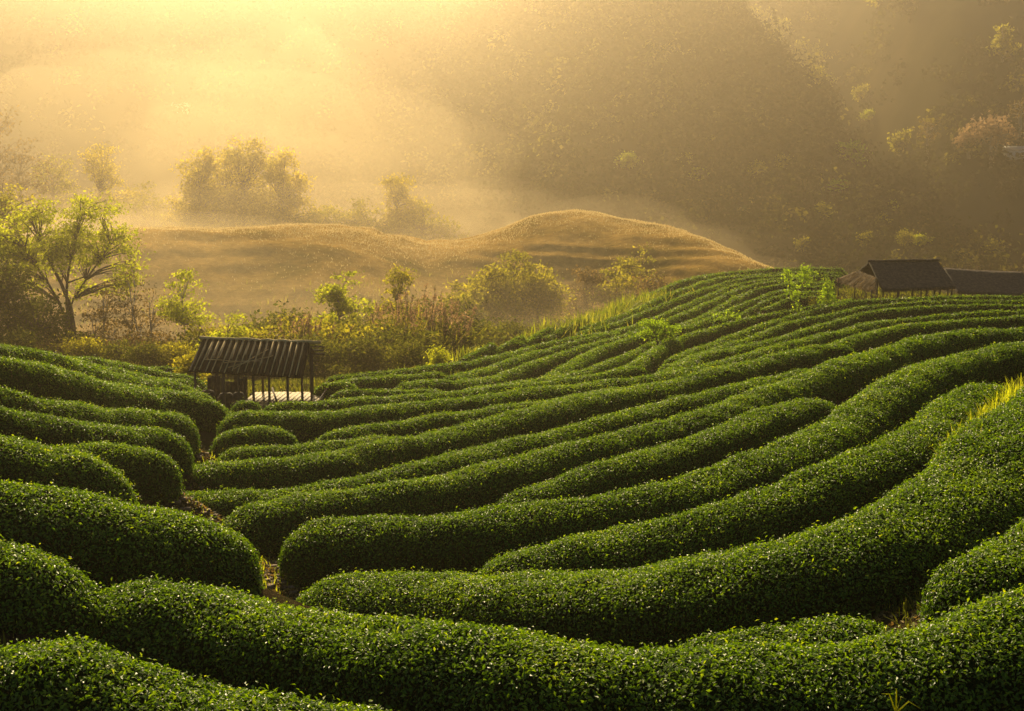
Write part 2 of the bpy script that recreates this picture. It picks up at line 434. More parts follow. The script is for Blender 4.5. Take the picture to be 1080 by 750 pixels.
def row_curve(W, pts, dep):
    pts = trim(list(pts))
    c = catmull(pts, 12)
    dx, dv = np.array(dep, float).T
    D = 1 / np.interp(c[:, 0], dx, 1 / dv)
    P = at(c[:, 0], c[:, 1], D)
    P, q = resample(P, .25)
    k = 5                                     # light smoothing
    if len(P) > 4 * k:
        Pp = np.vstack([np.repeat(P[:1], k, 0), P, np.repeat(P[-1:], k, 0)])
        S = np.stack([np.convolve(Pp[:, i], np.ones(2 * k + 1) / (2 * k + 1), 'valid') for i in range(3)], -1)
        S[0], S[-1] = P[0], P[-1]
        w = np.minimum(np.minimum(np.arange(len(P)), np.arange(len(P))[::-1]) / k, 1)[:, None]
        P = S * w + P * (1 - w)
    T = unit(np.gradient(P[:, :2], axis=0))
    Nn = np.stack([-T[:, 1], T[:, 0]], -1)
    toc = -P[:, :2]
    W = W * width_at(P[:, 1:2])
    Nn *= np.sign((Nn * toc).sum(1, keepdims=True)).mean() or 1
    P = P.copy()
    P[:, :2] += Nn * W * .30
    for _ in range(2):                        # both tips back to where the photograph shows them
        tip = c[-1, 0]
        if 0 < tip < 1080:
            sgn = np.sign(c[-1, 0] - c[0, 0])
            px, _y = to_px(P)
            keep = sgn * px <= sgn * tip
            keep[:4] = True
            P = P[keep]
            gap = sgn * (tip - to_px(P[-1])[0])
            if gap > 2:
                d = P[-1] - P[-4]; step = np.linalg.norm(to_px(P[-1])[0] - to_px(P[-4])[0]) / 3
                k = int(min(gap / max(step, .3), 12))
                if k: P = np.vstack([P, P[-1] + d / 3 * np.arange(1, k + 1)[:, None]])
        elif 0 < len(P):                      # the row goes on beyond the picture
            d = unit(P[-1] - P[-5])
            P = np.vstack([P, P[-1] + d * (.25 * np.arange(1, int(min(6 + .1 * P[-1, 1], 11) / .25)))[:, None] * np.array([1, 1, .5])])
        P, c = P[::-1], c[::-1]
    return P

CURVES = [row_curve(W, pts, dep) for _, W, pts, dep in ROWS]

# ------------------------------------------------------------------ ground under the rows: thin plate spline
ctrl = [c[::max(1, len(c) // 22)] - np.array([0, 0, HH * hscale(rw[1])]) for c, rw in zip(CURVES, ROWS)]
ctrl.append(np.array([(0,0,-1.9),(-8,0,-1.8),(8,0,-1.7),(0,5,-3.3),(-7,5,-3.0),(7,6,-2.9),(-16,10,-2.8),(16,10,-2.4),(14,18,-3),(20,30,-3.6),(26,42,-4.6),(0,-12,-1.7),
    (-16,22,-3.2),(-20,38,-3.8),(-28,52,-5.5),(-28,64,-8.5),(-14,64,-9.5),(0,66,-10),(-45,70,-8.5),(-30,90,-12.5),(-2,88,-12.5),(10,104,-12.5),(-60,105,-13),(-10,115,-13.5),
    (16,128,-12.5),(34,130,-11.5),(20,73,-6.9),(30,76,-6.9),(42,78,-7.0),(60,80,-7),(36,100,-8.6),(60,115,-9.5),(28,112,-8.6),(-18,50,-6.9),(-6,53,-7.8),(60,40,-5),(80,150,-13),*[tuple(at(a_, 300, d_)[:2]) + (z_,) for a_, d_, z_ in ((150,22.8,-5.75),(172,22.5,-5.8),(196,22.4,-5.8),(216,22.2,-5.75),(182,26.3,-6.3),(205,26.3,-6.4),(230,26.4,-6.45))],(0,150,-14),(-80,150,-14),(-80,50,-6),(40,18,-3)], float))
CT = np.vstack(ctrl)
def _tps_k(d2):
    return .5 * d2 * np.log(d2 + 1e-9)
n_ = len(CT)
XY = CT[:, :2] / 30.0
d2 = ((XY[:, None] - XY[None]) ** 2).sum(-1)
A = np.zeros((n_ + 3, n_ + 3))
A[:n_, :n_] = _tps_k(d2) + np.eye(n_) * 1e-5
A[:n_, n_] = 1; A[:n_, n_ + 1:] = XY
A[n_:, :n_] = A[:n_, n_:].T
TW = np.linalg.solve(A, np.concatenate([CT[:, 2], [0, 0, 0]]))
def z_near(x, y):
    x, y = np.asarray(x, float), np.asarray(y, float)
    sh = x.shape
    q = np.stack([x.ravel(), y.ravel()], -1) / 30.0
    out = np.empty(len(q))
    for i in range(0, len(q), 20000):
        b = q[i:i + 20000]
        dd = ((b[:, None] - XY[None]) ** 2).sum(-1)
        out[i:i + 20000] = _tps_k(dd) @ TW[:n_] + TW[n_] + b @ TW[n_ + 1:] - .05
    return out.reshape(sh)

def z_ground(x, y):
    x, y = np.asarray(x, float), np.asarray(y, float)
    r = np.hypot(x, y)
    w = smooth(105, 150, r)
    w = np.maximum(w, smooth(45, 75, np.abs(x) - .1 * y))
    z = np.full(x.shape, 0.0)
    m = w < 1
    if m.any():
        z[m] = np.clip(z_near(x[m], y[m]), -15, 0)
    zf = -14.5 + n2(x, y, 40, 3) * 1.0 - smooth(150, 300, r) * 5
    return z * (1 - w) + zf * w

# terraced mounds beyond the dip
CREST = np.array([(-400,268,150),(-100,262,155),(0,254,160),(60,250,162),(130,246,165),(200,243,168),(270,240,170),(350,241,170),(390,247,171),(425,256,173),(450,260,176),(480,257,178),(510,250,181),(540,240,184),(560,231,186),(580,226,187),(605,224,188),(640,228,187),(690,237,182),(720,246,177),(760,262,168),(800,279,160),(860,305,152),(1000,330,150),(1500,340,150)], float)
def z_mound(x, y):
    r = np.hypot(x, y)
    px = 540 + F * x / np.maximum(y, 1)
    cyy = np.interp(px, CREST[:, 0], CREST[:, 1]); cd = np.interp(px, CREST[:, 0], CREST[:, 2])
    cz = -(cyy - HORIZON) / F * cd
    d = r - cd + n2(x, y, 25, 5) * 4
    top = cz + .25
    front = smooth(-46, -1, d)
    back = 1 - smooth(3, 60, d)
    h = np.where(d < 0, front ** .95, back)
    z = -16.5 + (top + 16.5) * h
    # worn terraces, contour by contour
    q = z * .8 + n2(x, y, 22, 8) * 1.3 + n2(x, y, 9, 18) * .4
    fr = q - np.floor(q)
    amp = np.clip(.4 + n2(x, y, 16, 19) * 1.1, 0, 1)
    z = z + (smooth(.1, .6, fr) - fr) * .75 * amp * smooth(-16.0, -13, z) + n2(x, y, 7, 9) * .30 + n2(x, y, 3.0, 10) * .16 + n2(x, y, 1.3, 11) * .06
    return z

RIDGE = np.array([(-200,190,420),(150,175,430),(250,150,435),(330,105,440),(430,50,450),(520,-10,460),(600,-75,460),(680,-70,455),(745,-2,440),(780,18,430),(820,46,415),(850,74,405),(870,98,395),(887,130,380),(905,160,365),(930,186,350),(980,214,335),(1040,248,318),(1080,272,305),(1150,300,300),(1400,330,290)], float)
def z_mountain(x, y):
    r = np.hypot(x, y)
    px = 540 + F * x / np.maximum(y, 1)
    cyy = np.interp(px, RIDGE[:, 0], RIDGE[:, 1]); cd = np.interp(px, RIDGE[:, 0], RIDGE[:, 2])
    cyy = cyy + n2(px, px * 0, 60, 61) * 9 + n2(px, px * 0, 22, 62) * 5
    cz = -(cyy - HORIZON) / F * cd - 5
    d = r - cd
    h = np.where(d < 0, np.clip(1 + d / (cd * (.38 + .14 * smooth(430, 620, px) + .06 * smooth(860, 1000, px))), 0, 1) ** 1.25, 1 - smooth(0, 160, d))
    z = -24 + (cz + 24) * h
    return z + (n2(x, y, 70, 21) * 9 + n2(x, y, 28, 22) * 4) * smooth(0, .25, h) * np.clip(1 - np.abs(h - .5) * 1.2, .25, 1)

FAR_C = np.array([(-500,-10),(0,0),(200,-14),(420,-8),(600,-20),(760,-30),(900,-36),(1080,-40),(1500,-40)], float)
def z_far(x, y):
    r = np.hypot(x, y)
    px = 540 + F * x / np.maximum(y, 1)
    cyy = np.interp(px, FAR_C[:, 0], FAR_C[:, 1])
    w = smooth(850, 1010, px)
    cd = 620 - 185 * w
    r0 = 400 - 100 * w
    cd = cd - 140 * smooth(560, 380, px); r0 = r0 - 70 * smooth(560, 380, px)
    cz = -(cyy - HORIZON) / F * cd
    h = np.clip((r - r0) / (cd - r0), 0, 1)
    h = np.where(r > cd, 1 - smooth(cd, cd + 250, r), h ** 1.1)
    z = -22 + (cz + 22) * h
    return z + (n2(x, y, 110, 31) * 9 + n2(x, y, 40, 32) * 3) * smooth(0, .3, h)

def polar(name, zf, r0, r1, dr, mats, tintf=None, az_in=23.5, az_out=52, cols=470, bump=None):
    ai = np.linspace(-az_in, az_in, cols)
    ao = np.linspace(az_in, az_out, 40)[1:]
    a = np.radians(np.concatenate([-ao[::-1], ai, ao]))
    n = int(math.log(r1 / r0) / dr) + 1
    r = r0 * np.exp(np.linspace(0, math.log(r1 / r0), n))
    x = r[:, None] * np.sin(a)[None]; y = r[:, None] * np.cos(a)[None]
    z = zf(x, y)
    V = np.stack([x, y, z], -1).reshape(-1, 3)
    m = len(a)
    i = np.arange(n - 1)[:, None] * m + np.arange(m - 1)[None]
    Q = np.stack([i, i + 1, i + m + 1, i + m], -1).reshape(-1, 4)
    o = mesh_obj(name, V, Q, mats, smooth_faces=True, tint=tintf(x, y, z).ravel() if tintf else None)
    return tag(o, kind='structure')

def hit(px, py, zf, r0, r1, n=1500):
    """first point where the ray of a pixel meets a height field"""
    d = ray(px, py)
    t = r0 * (r1 / r0) ** np.linspace(0, 1, n)
    P = d[None] * t[:, None]
    below = P[:, 2] < zf(P[:, 0], P[:, 1])
    k = np.argmax(below) if below.any() else n - 1
    p = P[k].copy(); p[2] = zf(p[:1], p[1:2])[0]
    return p

def ground_material():
    m, nt, b, out = mat('ground_soil_and_scrub')
    a = nt.nodes.new('ShaderNodeAttribute'); a.attribute_name = 'tint'
    n1 = noise_node(nt, 3.2, 9, .75)
    soil = ramp(nt, n1.outputs[0], [(.3, (.022, .017, .008)), (.48, (.062, .045, .022)), (.6, (.045, .048, .014)), (.72, (.14, .105, .05))])
    n3 = noise_node(nt, .12, 8, .65)
    scrub = ramp(nt, n3.outputs[0], [(.3, (.02, .028, .008)), (.55, (.045, .048, .015)), (.75, (.085, .07, .025))])
    mx = nt.nodes.new('ShaderNodeMix'); mx.data_type = 'RGBA'
    nt.links.new(a.outputs['Fac'], mx.inputs[0]); nt.links.new(soil.outputs[0], mx.inputs[6]); nt.links.new(scrub.outputs[0], mx.inputs[7])
    nt.links.new(mx.outputs[2], b.inputs['Base Color'])
    b.inputs['Roughness'].default_value = .95; b.inputs['Specular IOR Level'].default_value = 0
    n4 = noise_node(nt, 18, 6, .7)
    bp = nt.nodes.new('ShaderNodeBump'); bp.inputs['Strength'].default_value = .9; bp.inputs['Distance'].default_value = .25
    nt.links.new(n4.outputs[0], bp.inputs['Height']); nt.links.new(bp.outputs[0], b.inputs['Normal'])
    return m
polar('ground', z_ground, 1.2, 900, .011, ground_material(), lambda x, y, z: smooth(55, 85, np.hypot(x, y) - 1.0 * np.maximum(x, 0)), cols=420)

def hill_material():
    m, nt, b, out = mat('dry_grass_slope')
    n1 = noise_node(nt, .09, 9, .62)
    c = ramp(nt, n1.outputs[0], [(.34, (.17, .125, .03)), (.5, (.38, .24, .065)), (.62, (.52, .33, .10)), (.72, (.27, .17, .05))])
    n3 = noise_node(nt, .9, 8, .75)
    mx = nt.nodes.new('ShaderNodeMix'); mx.data_type = 'RGBA'; mx.blend_type = 'MULTIPLY'; mx.inputs[0].default_value = .7
    c2 = ramp(nt, n3.outputs[0], [(.3, (.45, .42, .36)), (.65, (1.2, 1.15, 1.0))])
    nt.links.new(c.outputs[0], mx.inputs[6]); nt.links.new(c2.outputs[0], mx.inputs[7])
    nt.links.new(mx.outputs[2], b.inputs['Base Color'])
    b.inputs['Roughness'].default_value = .95; b.inputs['Specular IOR Level'].default_value = 0
    n4 = noise_node(nt, 1.6, 8, .75)
    bp = nt.nodes.new('ShaderNodeBump'); bp.inputs['Strength'].default_value = .9; bp.inputs['Distance'].default_value = .5
    nt.links.new(n4.outputs[0], bp.inputs['Height']); nt.links.new(bp.outputs[0], b.inputs['Normal'])
    return m
polar('hills', z_mound, 88, 250, .0024, hill_material(), cols=520)

M_MOUNT = noise_mat('mountain_scrub', .03, [(.3, (.016, .018, .008)), (.5, (.032, .029, .013)), (.7, (.065, .05, .024))], rough=1.0, spec=0.0, bump=1.0, bscale=.25)
polar('mountain', z_mountain, 126, 640, .006, M_MOUNT, cols=420)
polar('far_mountain', z_far, 290, 1050, .009, M_MOUNT, cols=340)

# ------------------------------------------------------------------ haze
def haze_box():
    mb = MB()
    x0, x1, y0, y1, z0, z1 = -900, 900, -90, 1080, -60, 114
    mb.box(((x0 + x1) / 2, (y0 + y1) / 2, (z0 + z1) / 2), (x1 - x0, y1 - y0, z1 - z0))
    m, nt, b, out = mat('haze_air')
    nt.nodes.remove(b)
    v = nt.nodes.new('ShaderNodeVolumePrincipled')
    v.inputs['Color'].default_value = (.39, .33, .235, 1)
    v.inputs['Density'].default_value = HAZE_DENSITY
    v.inputs['Anisotropy'].default_value = .875
    nt.links.new(v.outputs[0], out.inputs['Volume'])
    o = mb.build('haze', m)
    return tag(o, kind='stuff')
haze_box()

def mist_bank():
    m, nt, b_, out = mat('mist_air')
    nt.nodes.remove(b_)
    v = nt.nodes.new('ShaderNodeVolumePrincipled')
    v.inputs['Color'].default_value = (.50, .41, .26, 1)
    v.inputs['Density'].default_value = .0034
    v.inputs['Anisotropy'].default_value = .80
    nt.links.new(v.outputs[0], out.inputs['Volume'])
    nu, nv = 96, 40
    a = np.linspace(0, 2 * math.pi, nu, endpoint=False)[None]; b = np.linspace(-1.5, 1.5, nv)[:, None]
    P = np.stack([np.cos(a) * np.cos(b), np.sin(a) * np.cos(b), np.sin(b) + 0 * a], -1)
    r = np.random.default_rng(12)
    puffs = [((-78, 200, -15), (98, 125, 9)), ((-62, 182, -14), (88, 95, 10))]
    for n_p in range(11):
        f = n_p / 10
        puffs.append(((-165 + 165 * f + r.normal(0, 8), r.uniform(228, 320), -19), (r.uniform(50, 88), r.uniform(40, 70), r.uniform(11, 30) * (1 - .45 * f))))
    puffs += [((-58, 292, -19), (62, 48, 40)), ((-40, 305, -19), (44, 40, 50))]  # taller puffs added to raise a glow over the valley
    for n_m, (c, rad) in enumerate(puffs):
        k = 1 + .34 * vnoise(P, .6, 2 + n_m) + .2 * vnoise(P, .27, 13 + n_m)
        V = P * k[..., None] * np.array(rad) + np.array(c)
        i = np.arange(nv - 1)[:, None] * nu; j = np.arange(nu)[None]; jn = (j + 1) % nu
        Q = np.stack([i + j, i + jn, i + nu + jn, i + nu + j], -1).reshape(-1, 4)
        V = V.reshape(-1, 3)
        lo, hi = V[:nu].mean(0), V[-nu:].mean(0)
        n = len(V); V = np.vstack([V, lo, hi])
        cap = [(n, (t + 2) % nu, t + 1, t) for t in range(0, nu, 2)] + [(n + 1, n - nu + t, n - nu + t + 1, n - nu + (t + 2) % nu) for t in range(0, nu, 2)]
        tag(mesh_obj('mist', V, np.vstack([Q, cap]), m), kind='stuff')
mist_bank()

# ------------------------------------------------------------------ hedges
TEA_GROUP = 'clipped rows of tea on the terraces'
NLEAF = 0
def build_hedge(label, W, C, idx):
    global NLEAF
    r = np.random.default_rng(1000 + idx)
    D0 = np.hypot(C[:, 0], C[:, 1]).min()
    P, q = resample(C, float(np.clip(D0 * .005, .07, .45)))
    n = len(P)
    T = unit(np.gradient(P, axis=0) * np.array([1, 1, 1.]))
    Nh = unit(np.stack([-T[:, 1], T[:, 0], np.zeros(n)], -1))
    L = q[-1]
    hs = hscale(W)
    W = W * width_at(P[:, 1])
    e = np.minimum(q, L - q)
    rl = W * .55
    sc = np.sqrt(np.clip(1 - (1 - np.clip(e / rl, 0, 1)) ** 2, .0004, 1))
    nu = 22 if D0 < 30 else 15
    u = np.linspace(0, math.pi, nu)
    cx = np.sign(np.cos(u)) * np.abs(np.cos(u)) ** .84
    sz = np.sin(u) ** .68
    cx = cx * (1 - .10 * (1 - sz))
    hn = 1 + .06 * n2(P[:, 0], P[:, 1], 2.5, idx) + .05 * n2(P[:, 0], P[:, 1], .8, idx + 50)
    wn_ = 1 + .06 * n2(P[:, 0], P[:, 1], 2.0, idx + 90) + .05 * n2(P[:, 0], P[:, 1], .7, idx + 70)
    H = HH * hs * hn * (.30 + .70 * sc)
    Wd = W * wn_ * sc
    base = P - np.array([0, 0, HH * hs])
    V = base[:, None] + Nh[:, None] * (cx[None] * (Wd / 2)[:, None])[..., None]
    V[..., 2] += sz[None] * H[:, None] - (1 - sz[None]) * .16
    nrm = Nh[:, None] * cx[None, :, None] * .8 + np.array([0, 0, 1.]) * sz[None, :, None]
    nrm = unit(nrm)
    bump = (.04 * vnoise(V, 1.0, 11) + .04 * vnoise(V, .42, idx % 7) + .03 * vnoise(V, .17, 3)) * np.minimum(W / 1.3, 1)[:, None]
    V = V + nrm * (bump * sc[:, None])[..., None]
    i = np.arange(n - 1)[:, None] * nu + np.arange(nu - 1)[None]
    Q = np.stack([i, i + 1, i + nu + 1, i + nu], -1).reshape(-1, 4)
    Vf = V.reshape(-1, 3)
    a, b, c, d = (Vf[Q[:, k]] for k in range(4))
    cr = np.cross(c - a, d - b)
    area = np.linalg.norm(cr, axis=1) / 2
    qn = unit(cr)
    qc = (a + b + c + d) / 4
    on = nrm.reshape(-1, 3)[Q[:, 0]]
    qn *= np.where((qn * on).sum(1) < 0, -1, 1)[:, None]
    dist = np.linalg.norm(qc, axis=1)
    Lf = np.maximum(.046, 2.25 * dist / F)
    dens = 1.45 / (.25 * Lf * Lf)
    facing = (qn * unit(-qc)).sum(1)
    dens = dens * np.where(facing < -.15, .35, 1.0)
    px, py = to_px(qc)
    near = (px > -60) & (px < 1140) & (py < 800)
    wide = (px > -800) & (px < 1900) & (py < 1500)
    dens = dens * np.where(near, 1, np.where(wide, .5, 0.0))
    cnt = r.poisson(area * dens)
    k = np.repeat(np.arange(len(Q)), cnt)
    N = len(k)
    NLEAF += N
    uu, vv = r.random((N, 1)), r.random((N, 1))
    C0 = (a[k] * (1 - uu) + b[k] * uu) * (1 - vv) + (d[k] * (1 - uu) + c[k] * uu) * vv
    nk = qn[k]
    Lk = Lf[k]
    C0 = C0 + nk * (r.normal(.012, .022, N) * np.maximum(1, Lk / .06))[:, None]
    stray = r.random(N) < .022
    C0 = C0 + nk * (stray * r.uniform(.02, .09, N))[:, None]
    LV, LQ = leaf_quads(C0, nk, Lk, .5, r, up_bias=.25, tangent=.75)
    patch = .5 + .5 * vnoise(C0, .9, 5)
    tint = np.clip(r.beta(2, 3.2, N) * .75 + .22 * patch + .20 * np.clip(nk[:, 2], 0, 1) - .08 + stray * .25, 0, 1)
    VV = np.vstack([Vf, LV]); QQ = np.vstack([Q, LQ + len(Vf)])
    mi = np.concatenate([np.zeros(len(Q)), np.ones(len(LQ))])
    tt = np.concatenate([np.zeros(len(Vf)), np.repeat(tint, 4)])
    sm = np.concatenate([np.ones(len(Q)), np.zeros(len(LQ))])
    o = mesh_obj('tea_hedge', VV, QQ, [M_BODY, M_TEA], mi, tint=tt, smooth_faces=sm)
    tag(o, label, 'tea hedge', TEA_GROUP)
for idx, ((label, W, _, _), C) in enumerate(zip(ROWS, CURVES)):
    build_hedge(label, W, C, idx)
print('tea leaves', NLEAF)

# ------------------------------------------------------------------ foliage materials
M_L_OLIVE = leaf_mat('olive_leaves', [(0, (.06, .065, .010)), (.6, (.16, .155, .02)), (1, (.28, .25, .03))], rough=.8, trans=.62, spec=.04, tcol=(2.3, 2.1, .6))
M_L_DARK = leaf_mat('dark_leaves', [(0, (.03, .042, .008)), (.6, (.075, .085, .015)), (1, (.15, .15, .025))], rough=.85, trans=.55, spec=.05)
M_L_LIME = leaf_mat('lime_leaves', [(0, (.08, .10, .010)), (.6, (.20, .23, .018)), (1, (.32, .34, .03))], rough=.75, trans=.62, spec=.06, tcol=(2.3, 2.1, .6))  # backlit glow put into the raised leaf and transmission colours
M_L_BRIGHT = leaf_mat('fresh_leaves', [(0, (.07, .135, .008)), (.6, (.18, .29, .015)), (1, (.28, .39, .03))], rough=.7, trans=.66, spec=.06)
M_L_DRY = leaf_mat('dry_leaves', [(0, (.08, .06, .016)), (.6, (.19, .14, .04)), (1, (.32, .23, .07))], rough=.7, trans=.4, spec=.15, tcol=(1.2, 1.0, .7))
M_PLUME = leaf_mat('grass_plumes', [(0, (.22, .14, .07)), (1, (.5, .34, .19))], rough=.8, trans=.45, spec=.1, tcol=(1.1, 1, .8))
M_STRAW = leaf_mat('yellow_grass', [(0, (.08, .12, .014)), (.6, (.19, .23, .028)), (1, (.34, .33, .06))], rough=.7, trans=.45, spec=.15)
M_GLOW_GOLD = leaf_mat('glow_gold_leaves', [(0, (.10, .10, .015)), (.6, (.25, .22, .03)), (1, (.40, .34, .05))], rough=.8, trans=.65, spec=.03, tcol=(2.3, 2.0, .6))  # gold of the lit haze put into the leaf colour
M_HAY = leaf_mat('dry_hay_grass', [(0, (.24, .18, .09)), (.6, (.38, .30, .16)), (1, (.52, .43, .25))], rough=.8, trans=.5, spec=.04, tcol=(1.4, 1.3, .95))
M_FOREST = leaf_mat('far_forest_leaves', [(0, (.006, .008, .003)), (.55, (.022, .024, .007)), (.8, (.08, .075, .015)), (1, (.17, .15, .03))], rough=.9, trans=.45, spec=.03)  # pale end of the ramp paints crowns as sunlit

def base_z(x, y):
    x, y = np.array([x], float), np.array([y], float)
    z = z_ground(x, y)
    r = math.hypot(x[0], y[0])
    if 90 < r < 250: z = np.maximum(z, z_mound(x, y))
    if r > 127: z = np.maximum(z, z_mountain(x, y))
    if r > 295: z = np.maximum(z, z_far(x, y))
    return float(z[0])

def tree_mesh(seed, H, lobes, nclump, per, leaf, clump, trunk_r, leafm, barkm, stems=1, spread=.0, crown_name='crown', bare=0.0, droop=0.0, flat=.6, up=.3, fork=0.0):
    """returns trunk MB and crown arrays; lobes = [(x, y, z, rx, ry, rz)] in units of the height"""
    r = np.random.default_rng(seed)
    mb = MB()
    vol = np.array([l[3] * l[4] * l[5] for l in lobes]) ** .65; vol = vol / vol.sum()
    L = np.array(lobes, float) * H
    which = r.choice(len(L), nclump, p=vol)
    d = unit(r.normal(0, 1, (nclump, 3))) * (r.random((nclump, 1)) ** .42)
    CC = L[which, :3] + d * L[which, 3:]
    CC[:, 2] = np.maximum(CC[:, 2], .06 * H)
    bases = [np.array([r.normal(0, spread) * H, r.normal(0, spread) * H, 0]) if stems > 1 else np.zeros(3) for _ in range(stems)]
    tops = []
    for k in range(stems):
        c = L[k % len(L), :3].copy() if stems > 1 else L[:, :3].mean(0)
        top = c + np.array([0, 0, L[k % len(L), 5] * .35])
        t = np.linspace(0, 1, 9)[:, None]
        path = bases[k] * (1 - t) + top * t
        if fork: path[:, :2] = bases[k][:2] + (top[:2] - bases[k][:2]) * smooth(fork, 1.15, t)
        path[:, 0] += np.sin(t[:, 0] * 5 + k) * .018 * H; path[:, 1] += np.sin(t[:, 0] * 4 + k * 2) * .018 * H
        path[0, 2] -= .03 * H
        mb.tube(path, trunk_r * (1 - .75 * t[:, 0]) * (1.25 if k == 0 else .9), 7)
        tops.append(path)
    for c in CC:
        best = None
        for path in tops:
            dd = np.linalg.norm(path[2:] - c, axis=1) + np.where(path[2:, 2] > c[2] - .03 * H, .6 * H, 0)
            j = int(np.argmin(dd)) + 2
            if best is None or dd.min() < best[0]: best = (dd.min(), path[j], j)
        a = best[1]
        mid = (a + c) / 2 + r.normal(0, .02 * H, 3) + np.array([0, 0, .04 * H])
        t = np.linspace(0, 1, 4)[:, None]
        path = a * (1 - t) ** 2 + mid * 2 * t * (1 - t) + c * t ** 2
        ln = np.linalg.norm(c - a)
        mb.tube(path, np.linspace(trunk_r * .34 * min(1, ln / (.3 * H) + .3), trunk_r * .07, 4), 4, caps=False)
    n = r.poisson(per * (1 - bare), nclump)
    k = np.repeat(np.arange(nclump), n)
    g = r.normal(0, 1, (len(k), 3)) * clump * np.array([1, 1, flat])
    g[:, 2] -= droop * np.abs(r.normal(0, 1, len(k))) * clump
    C = CC[k] + g * r.uniform(.7, 1.3, (nclump, 1))[k]
    LV, LQ = leaf_quads(C, r.normal(0, 1, (len(C), 3)), leaf, .55, r, up_bias=up, tangent=.6)
    ct = r.uniform(-.18, .18, nclump)[k]
    tint = np.clip(r.beta(2, 2.2, len(C)) + ct, 0, 1)
    return mb, (LV, LQ, np.repeat(tint, 4)), leafm, barkm

def plant(name, label, cat, px, ytop, D, spec, group=None, seed=0, rz=None, crown='crown', trunkname='trunk', zbase=None, **kw):
    """a tree that stands on the ground at depth D and reaches up to the given height in the photograph"""
    x = float(ray(px, 300)[0] * D)
    zb = base_z(x, D) if zbase is None else zbase
    zt = float(ray(px, ytop)[2] * D)
    H = max(zt - zb, .3)
    root = empty(name, (x, D, zb - .02), label, cat, group)
    mb, (LV, LQ, tint), lm, bm = tree_mesh(seed, H, **{**spec, **kw}) if 'H' not in kw else None
    mb.build(trunkname, bm, root, smooth_faces=True)
    mesh_obj(crown, LV, LQ, lm, parent=root, tint=tint)
    return root, H

def S(lobes, nclump, per, leaf, clump, trunk_r, leafm, barkm=M_BARK, **k):
    return dict(lobes=lobes, nclump=nclump, per=per, leaf=leaf, clump=clump, trunk_r=trunk_r, leafm=leafm, barkm=barkm, **k)

# ------------------------------------------------------------------ trees of the hollow behind the rows
plant('broad_tree', 'big spreading olive green tree with open crown left of the terraced mounds', 'tree', 71, 200, 80,
      S([(-.16,0,.80,.24,.2,.16),(.10,0,.82,.2,.2,.15),(.22,.02,.70,.16,.18,.12),(-.24,0,.68,.14,.15,.11),(.0,0,.70,.18,.18,.12),(.24,0,.56,.12,.1,.07),(-.22,0,.52,.12,.1,.07),(.12,.05,.5,.12,.1,.06),(-.28,0,.7,.14,.12,.1)], 210, 70, .19, .42, .15, M_L_LIME, flat=.45, stems=4, fork=.42), seed=3)
plant('leafy_tree', 'dense dark green tree cut by the left edge, beside the big spreading tree', 'tree', 4, 252, 73,
      S([(-.05,0,.72,.26,.25,.24),(.12,0,.5,.25,.25,.28),(.0,0,.25,.3,.3,.2)], 120, 60, .22, .4, .16, M_L_DARK), seed=4)
plant('leafy_tree', 'lower dark leafy tree right of the left edge tree, under the big tree', 'tree', 34, 306, 71,
      S([(0,0,.65,.34,.3,.3),(.1,0,.3,.4,.3,.25)], 70, 55, .2, .32, .12, M_L_DARK), seed=5)
plant('round_tree', 'round hazy tree crown peeking up at the left edge over the mound', 'tree', 12, 189, 120,
      S([(0,0,.8,.2,.2,.17),(-.06,0,.6,.14,.14,.1)], 60, 60, .3, .5, .2, M_L_OLIVE), seed=6)
for k, (px, yt, D, lab) in enumerate([(112, 282, 79, 'thin bare branched tree with a few rusty leaves under the big tree'), (140, 268, 77, 'taller dry orange leaved tree between big tree and slender lime tree'), (160, 292, 75, 'short dry rusty tree with pale stems next to the slender lime tree'), (98, 318, 76, 'small dead looking brown tree right beneath the big tree crown')]):
    plant('dry_tree', lab, 'tree', px, yt, D, S([(0,0,.68,.17,.16,.28),(.05,0,.42,.16,.16,.2)], 60, 20, .16, .28, .07, M_L_DRY, M_PALEBARK, stems=3, spread=.03), seed=20 + k, group='dry trees in the hollow')
plant('slender_tree', 'slender lime green tree with thin straight trunk left of the bamboo hut', 'tree', 193, 279, 73,
      S([(0,0,.86,.10,.1,.12),(-.05,0,.68,.17,.16,.1),(.09,0,.62,.16,.15,.12)], 60, 42, .17, .24, .06, M_L_LIME, M_PALEBARK), seed=8)
plant('round_bush', 'bright green rounded bush rising above the bamboo hut roof', 'bush', 240, 322, 68,
      S([(0,0,.6,.26,.25,.3),(.18,0,.45,.2,.2,.25),(-.18,0,.42,.2,.2,.25)], 80, 60, .17, .26, .07, M_L_LIME, stems=3, spread=.05), seed=9)
plant('tall_lime_tree', 'tall lime green tree with layered leaf tufts right of the bamboo hut', 'tree', 360, 276, 79,
      S([(.02,0,.92,.09,.08,.07),(-.04,0,.78,.13,.12,.07),(.06,0,.70,.14,.12,.07),(-.08,0,.60,.15,.12,.07),(.04,0,.50,.14,.12,.06)], 90, 46, .2, .26, .08, M_L_LIME, M_PALEBARK, flat=.4), seed=10)
plant('slim_tree', 'slim tree with a small round olive top above the plume grass', 'tree', 421, 282, 84,
      S([(0,0,.9,.1,.1,.09),(-.06,0,.72,.12,.12,.09),(.04,0,.5,.13,.13,.13)], 50, 45, .2, .28, .08, M_L_OLIVE), seed=11)
plant('pink_bush', 'bush with pinkish dry flower heads just right of the bamboo hut', 'bush', 322, 318, 72,
      S([(-.12,0,.66,.22,.2,.26),(.16,0,.56,.26,.2,.28),(0,0,.3,.4,.3,.2)], 80, 50, .18, .3, .06, M_L_OLIVE, stems=4, spread=.08), seed=12)
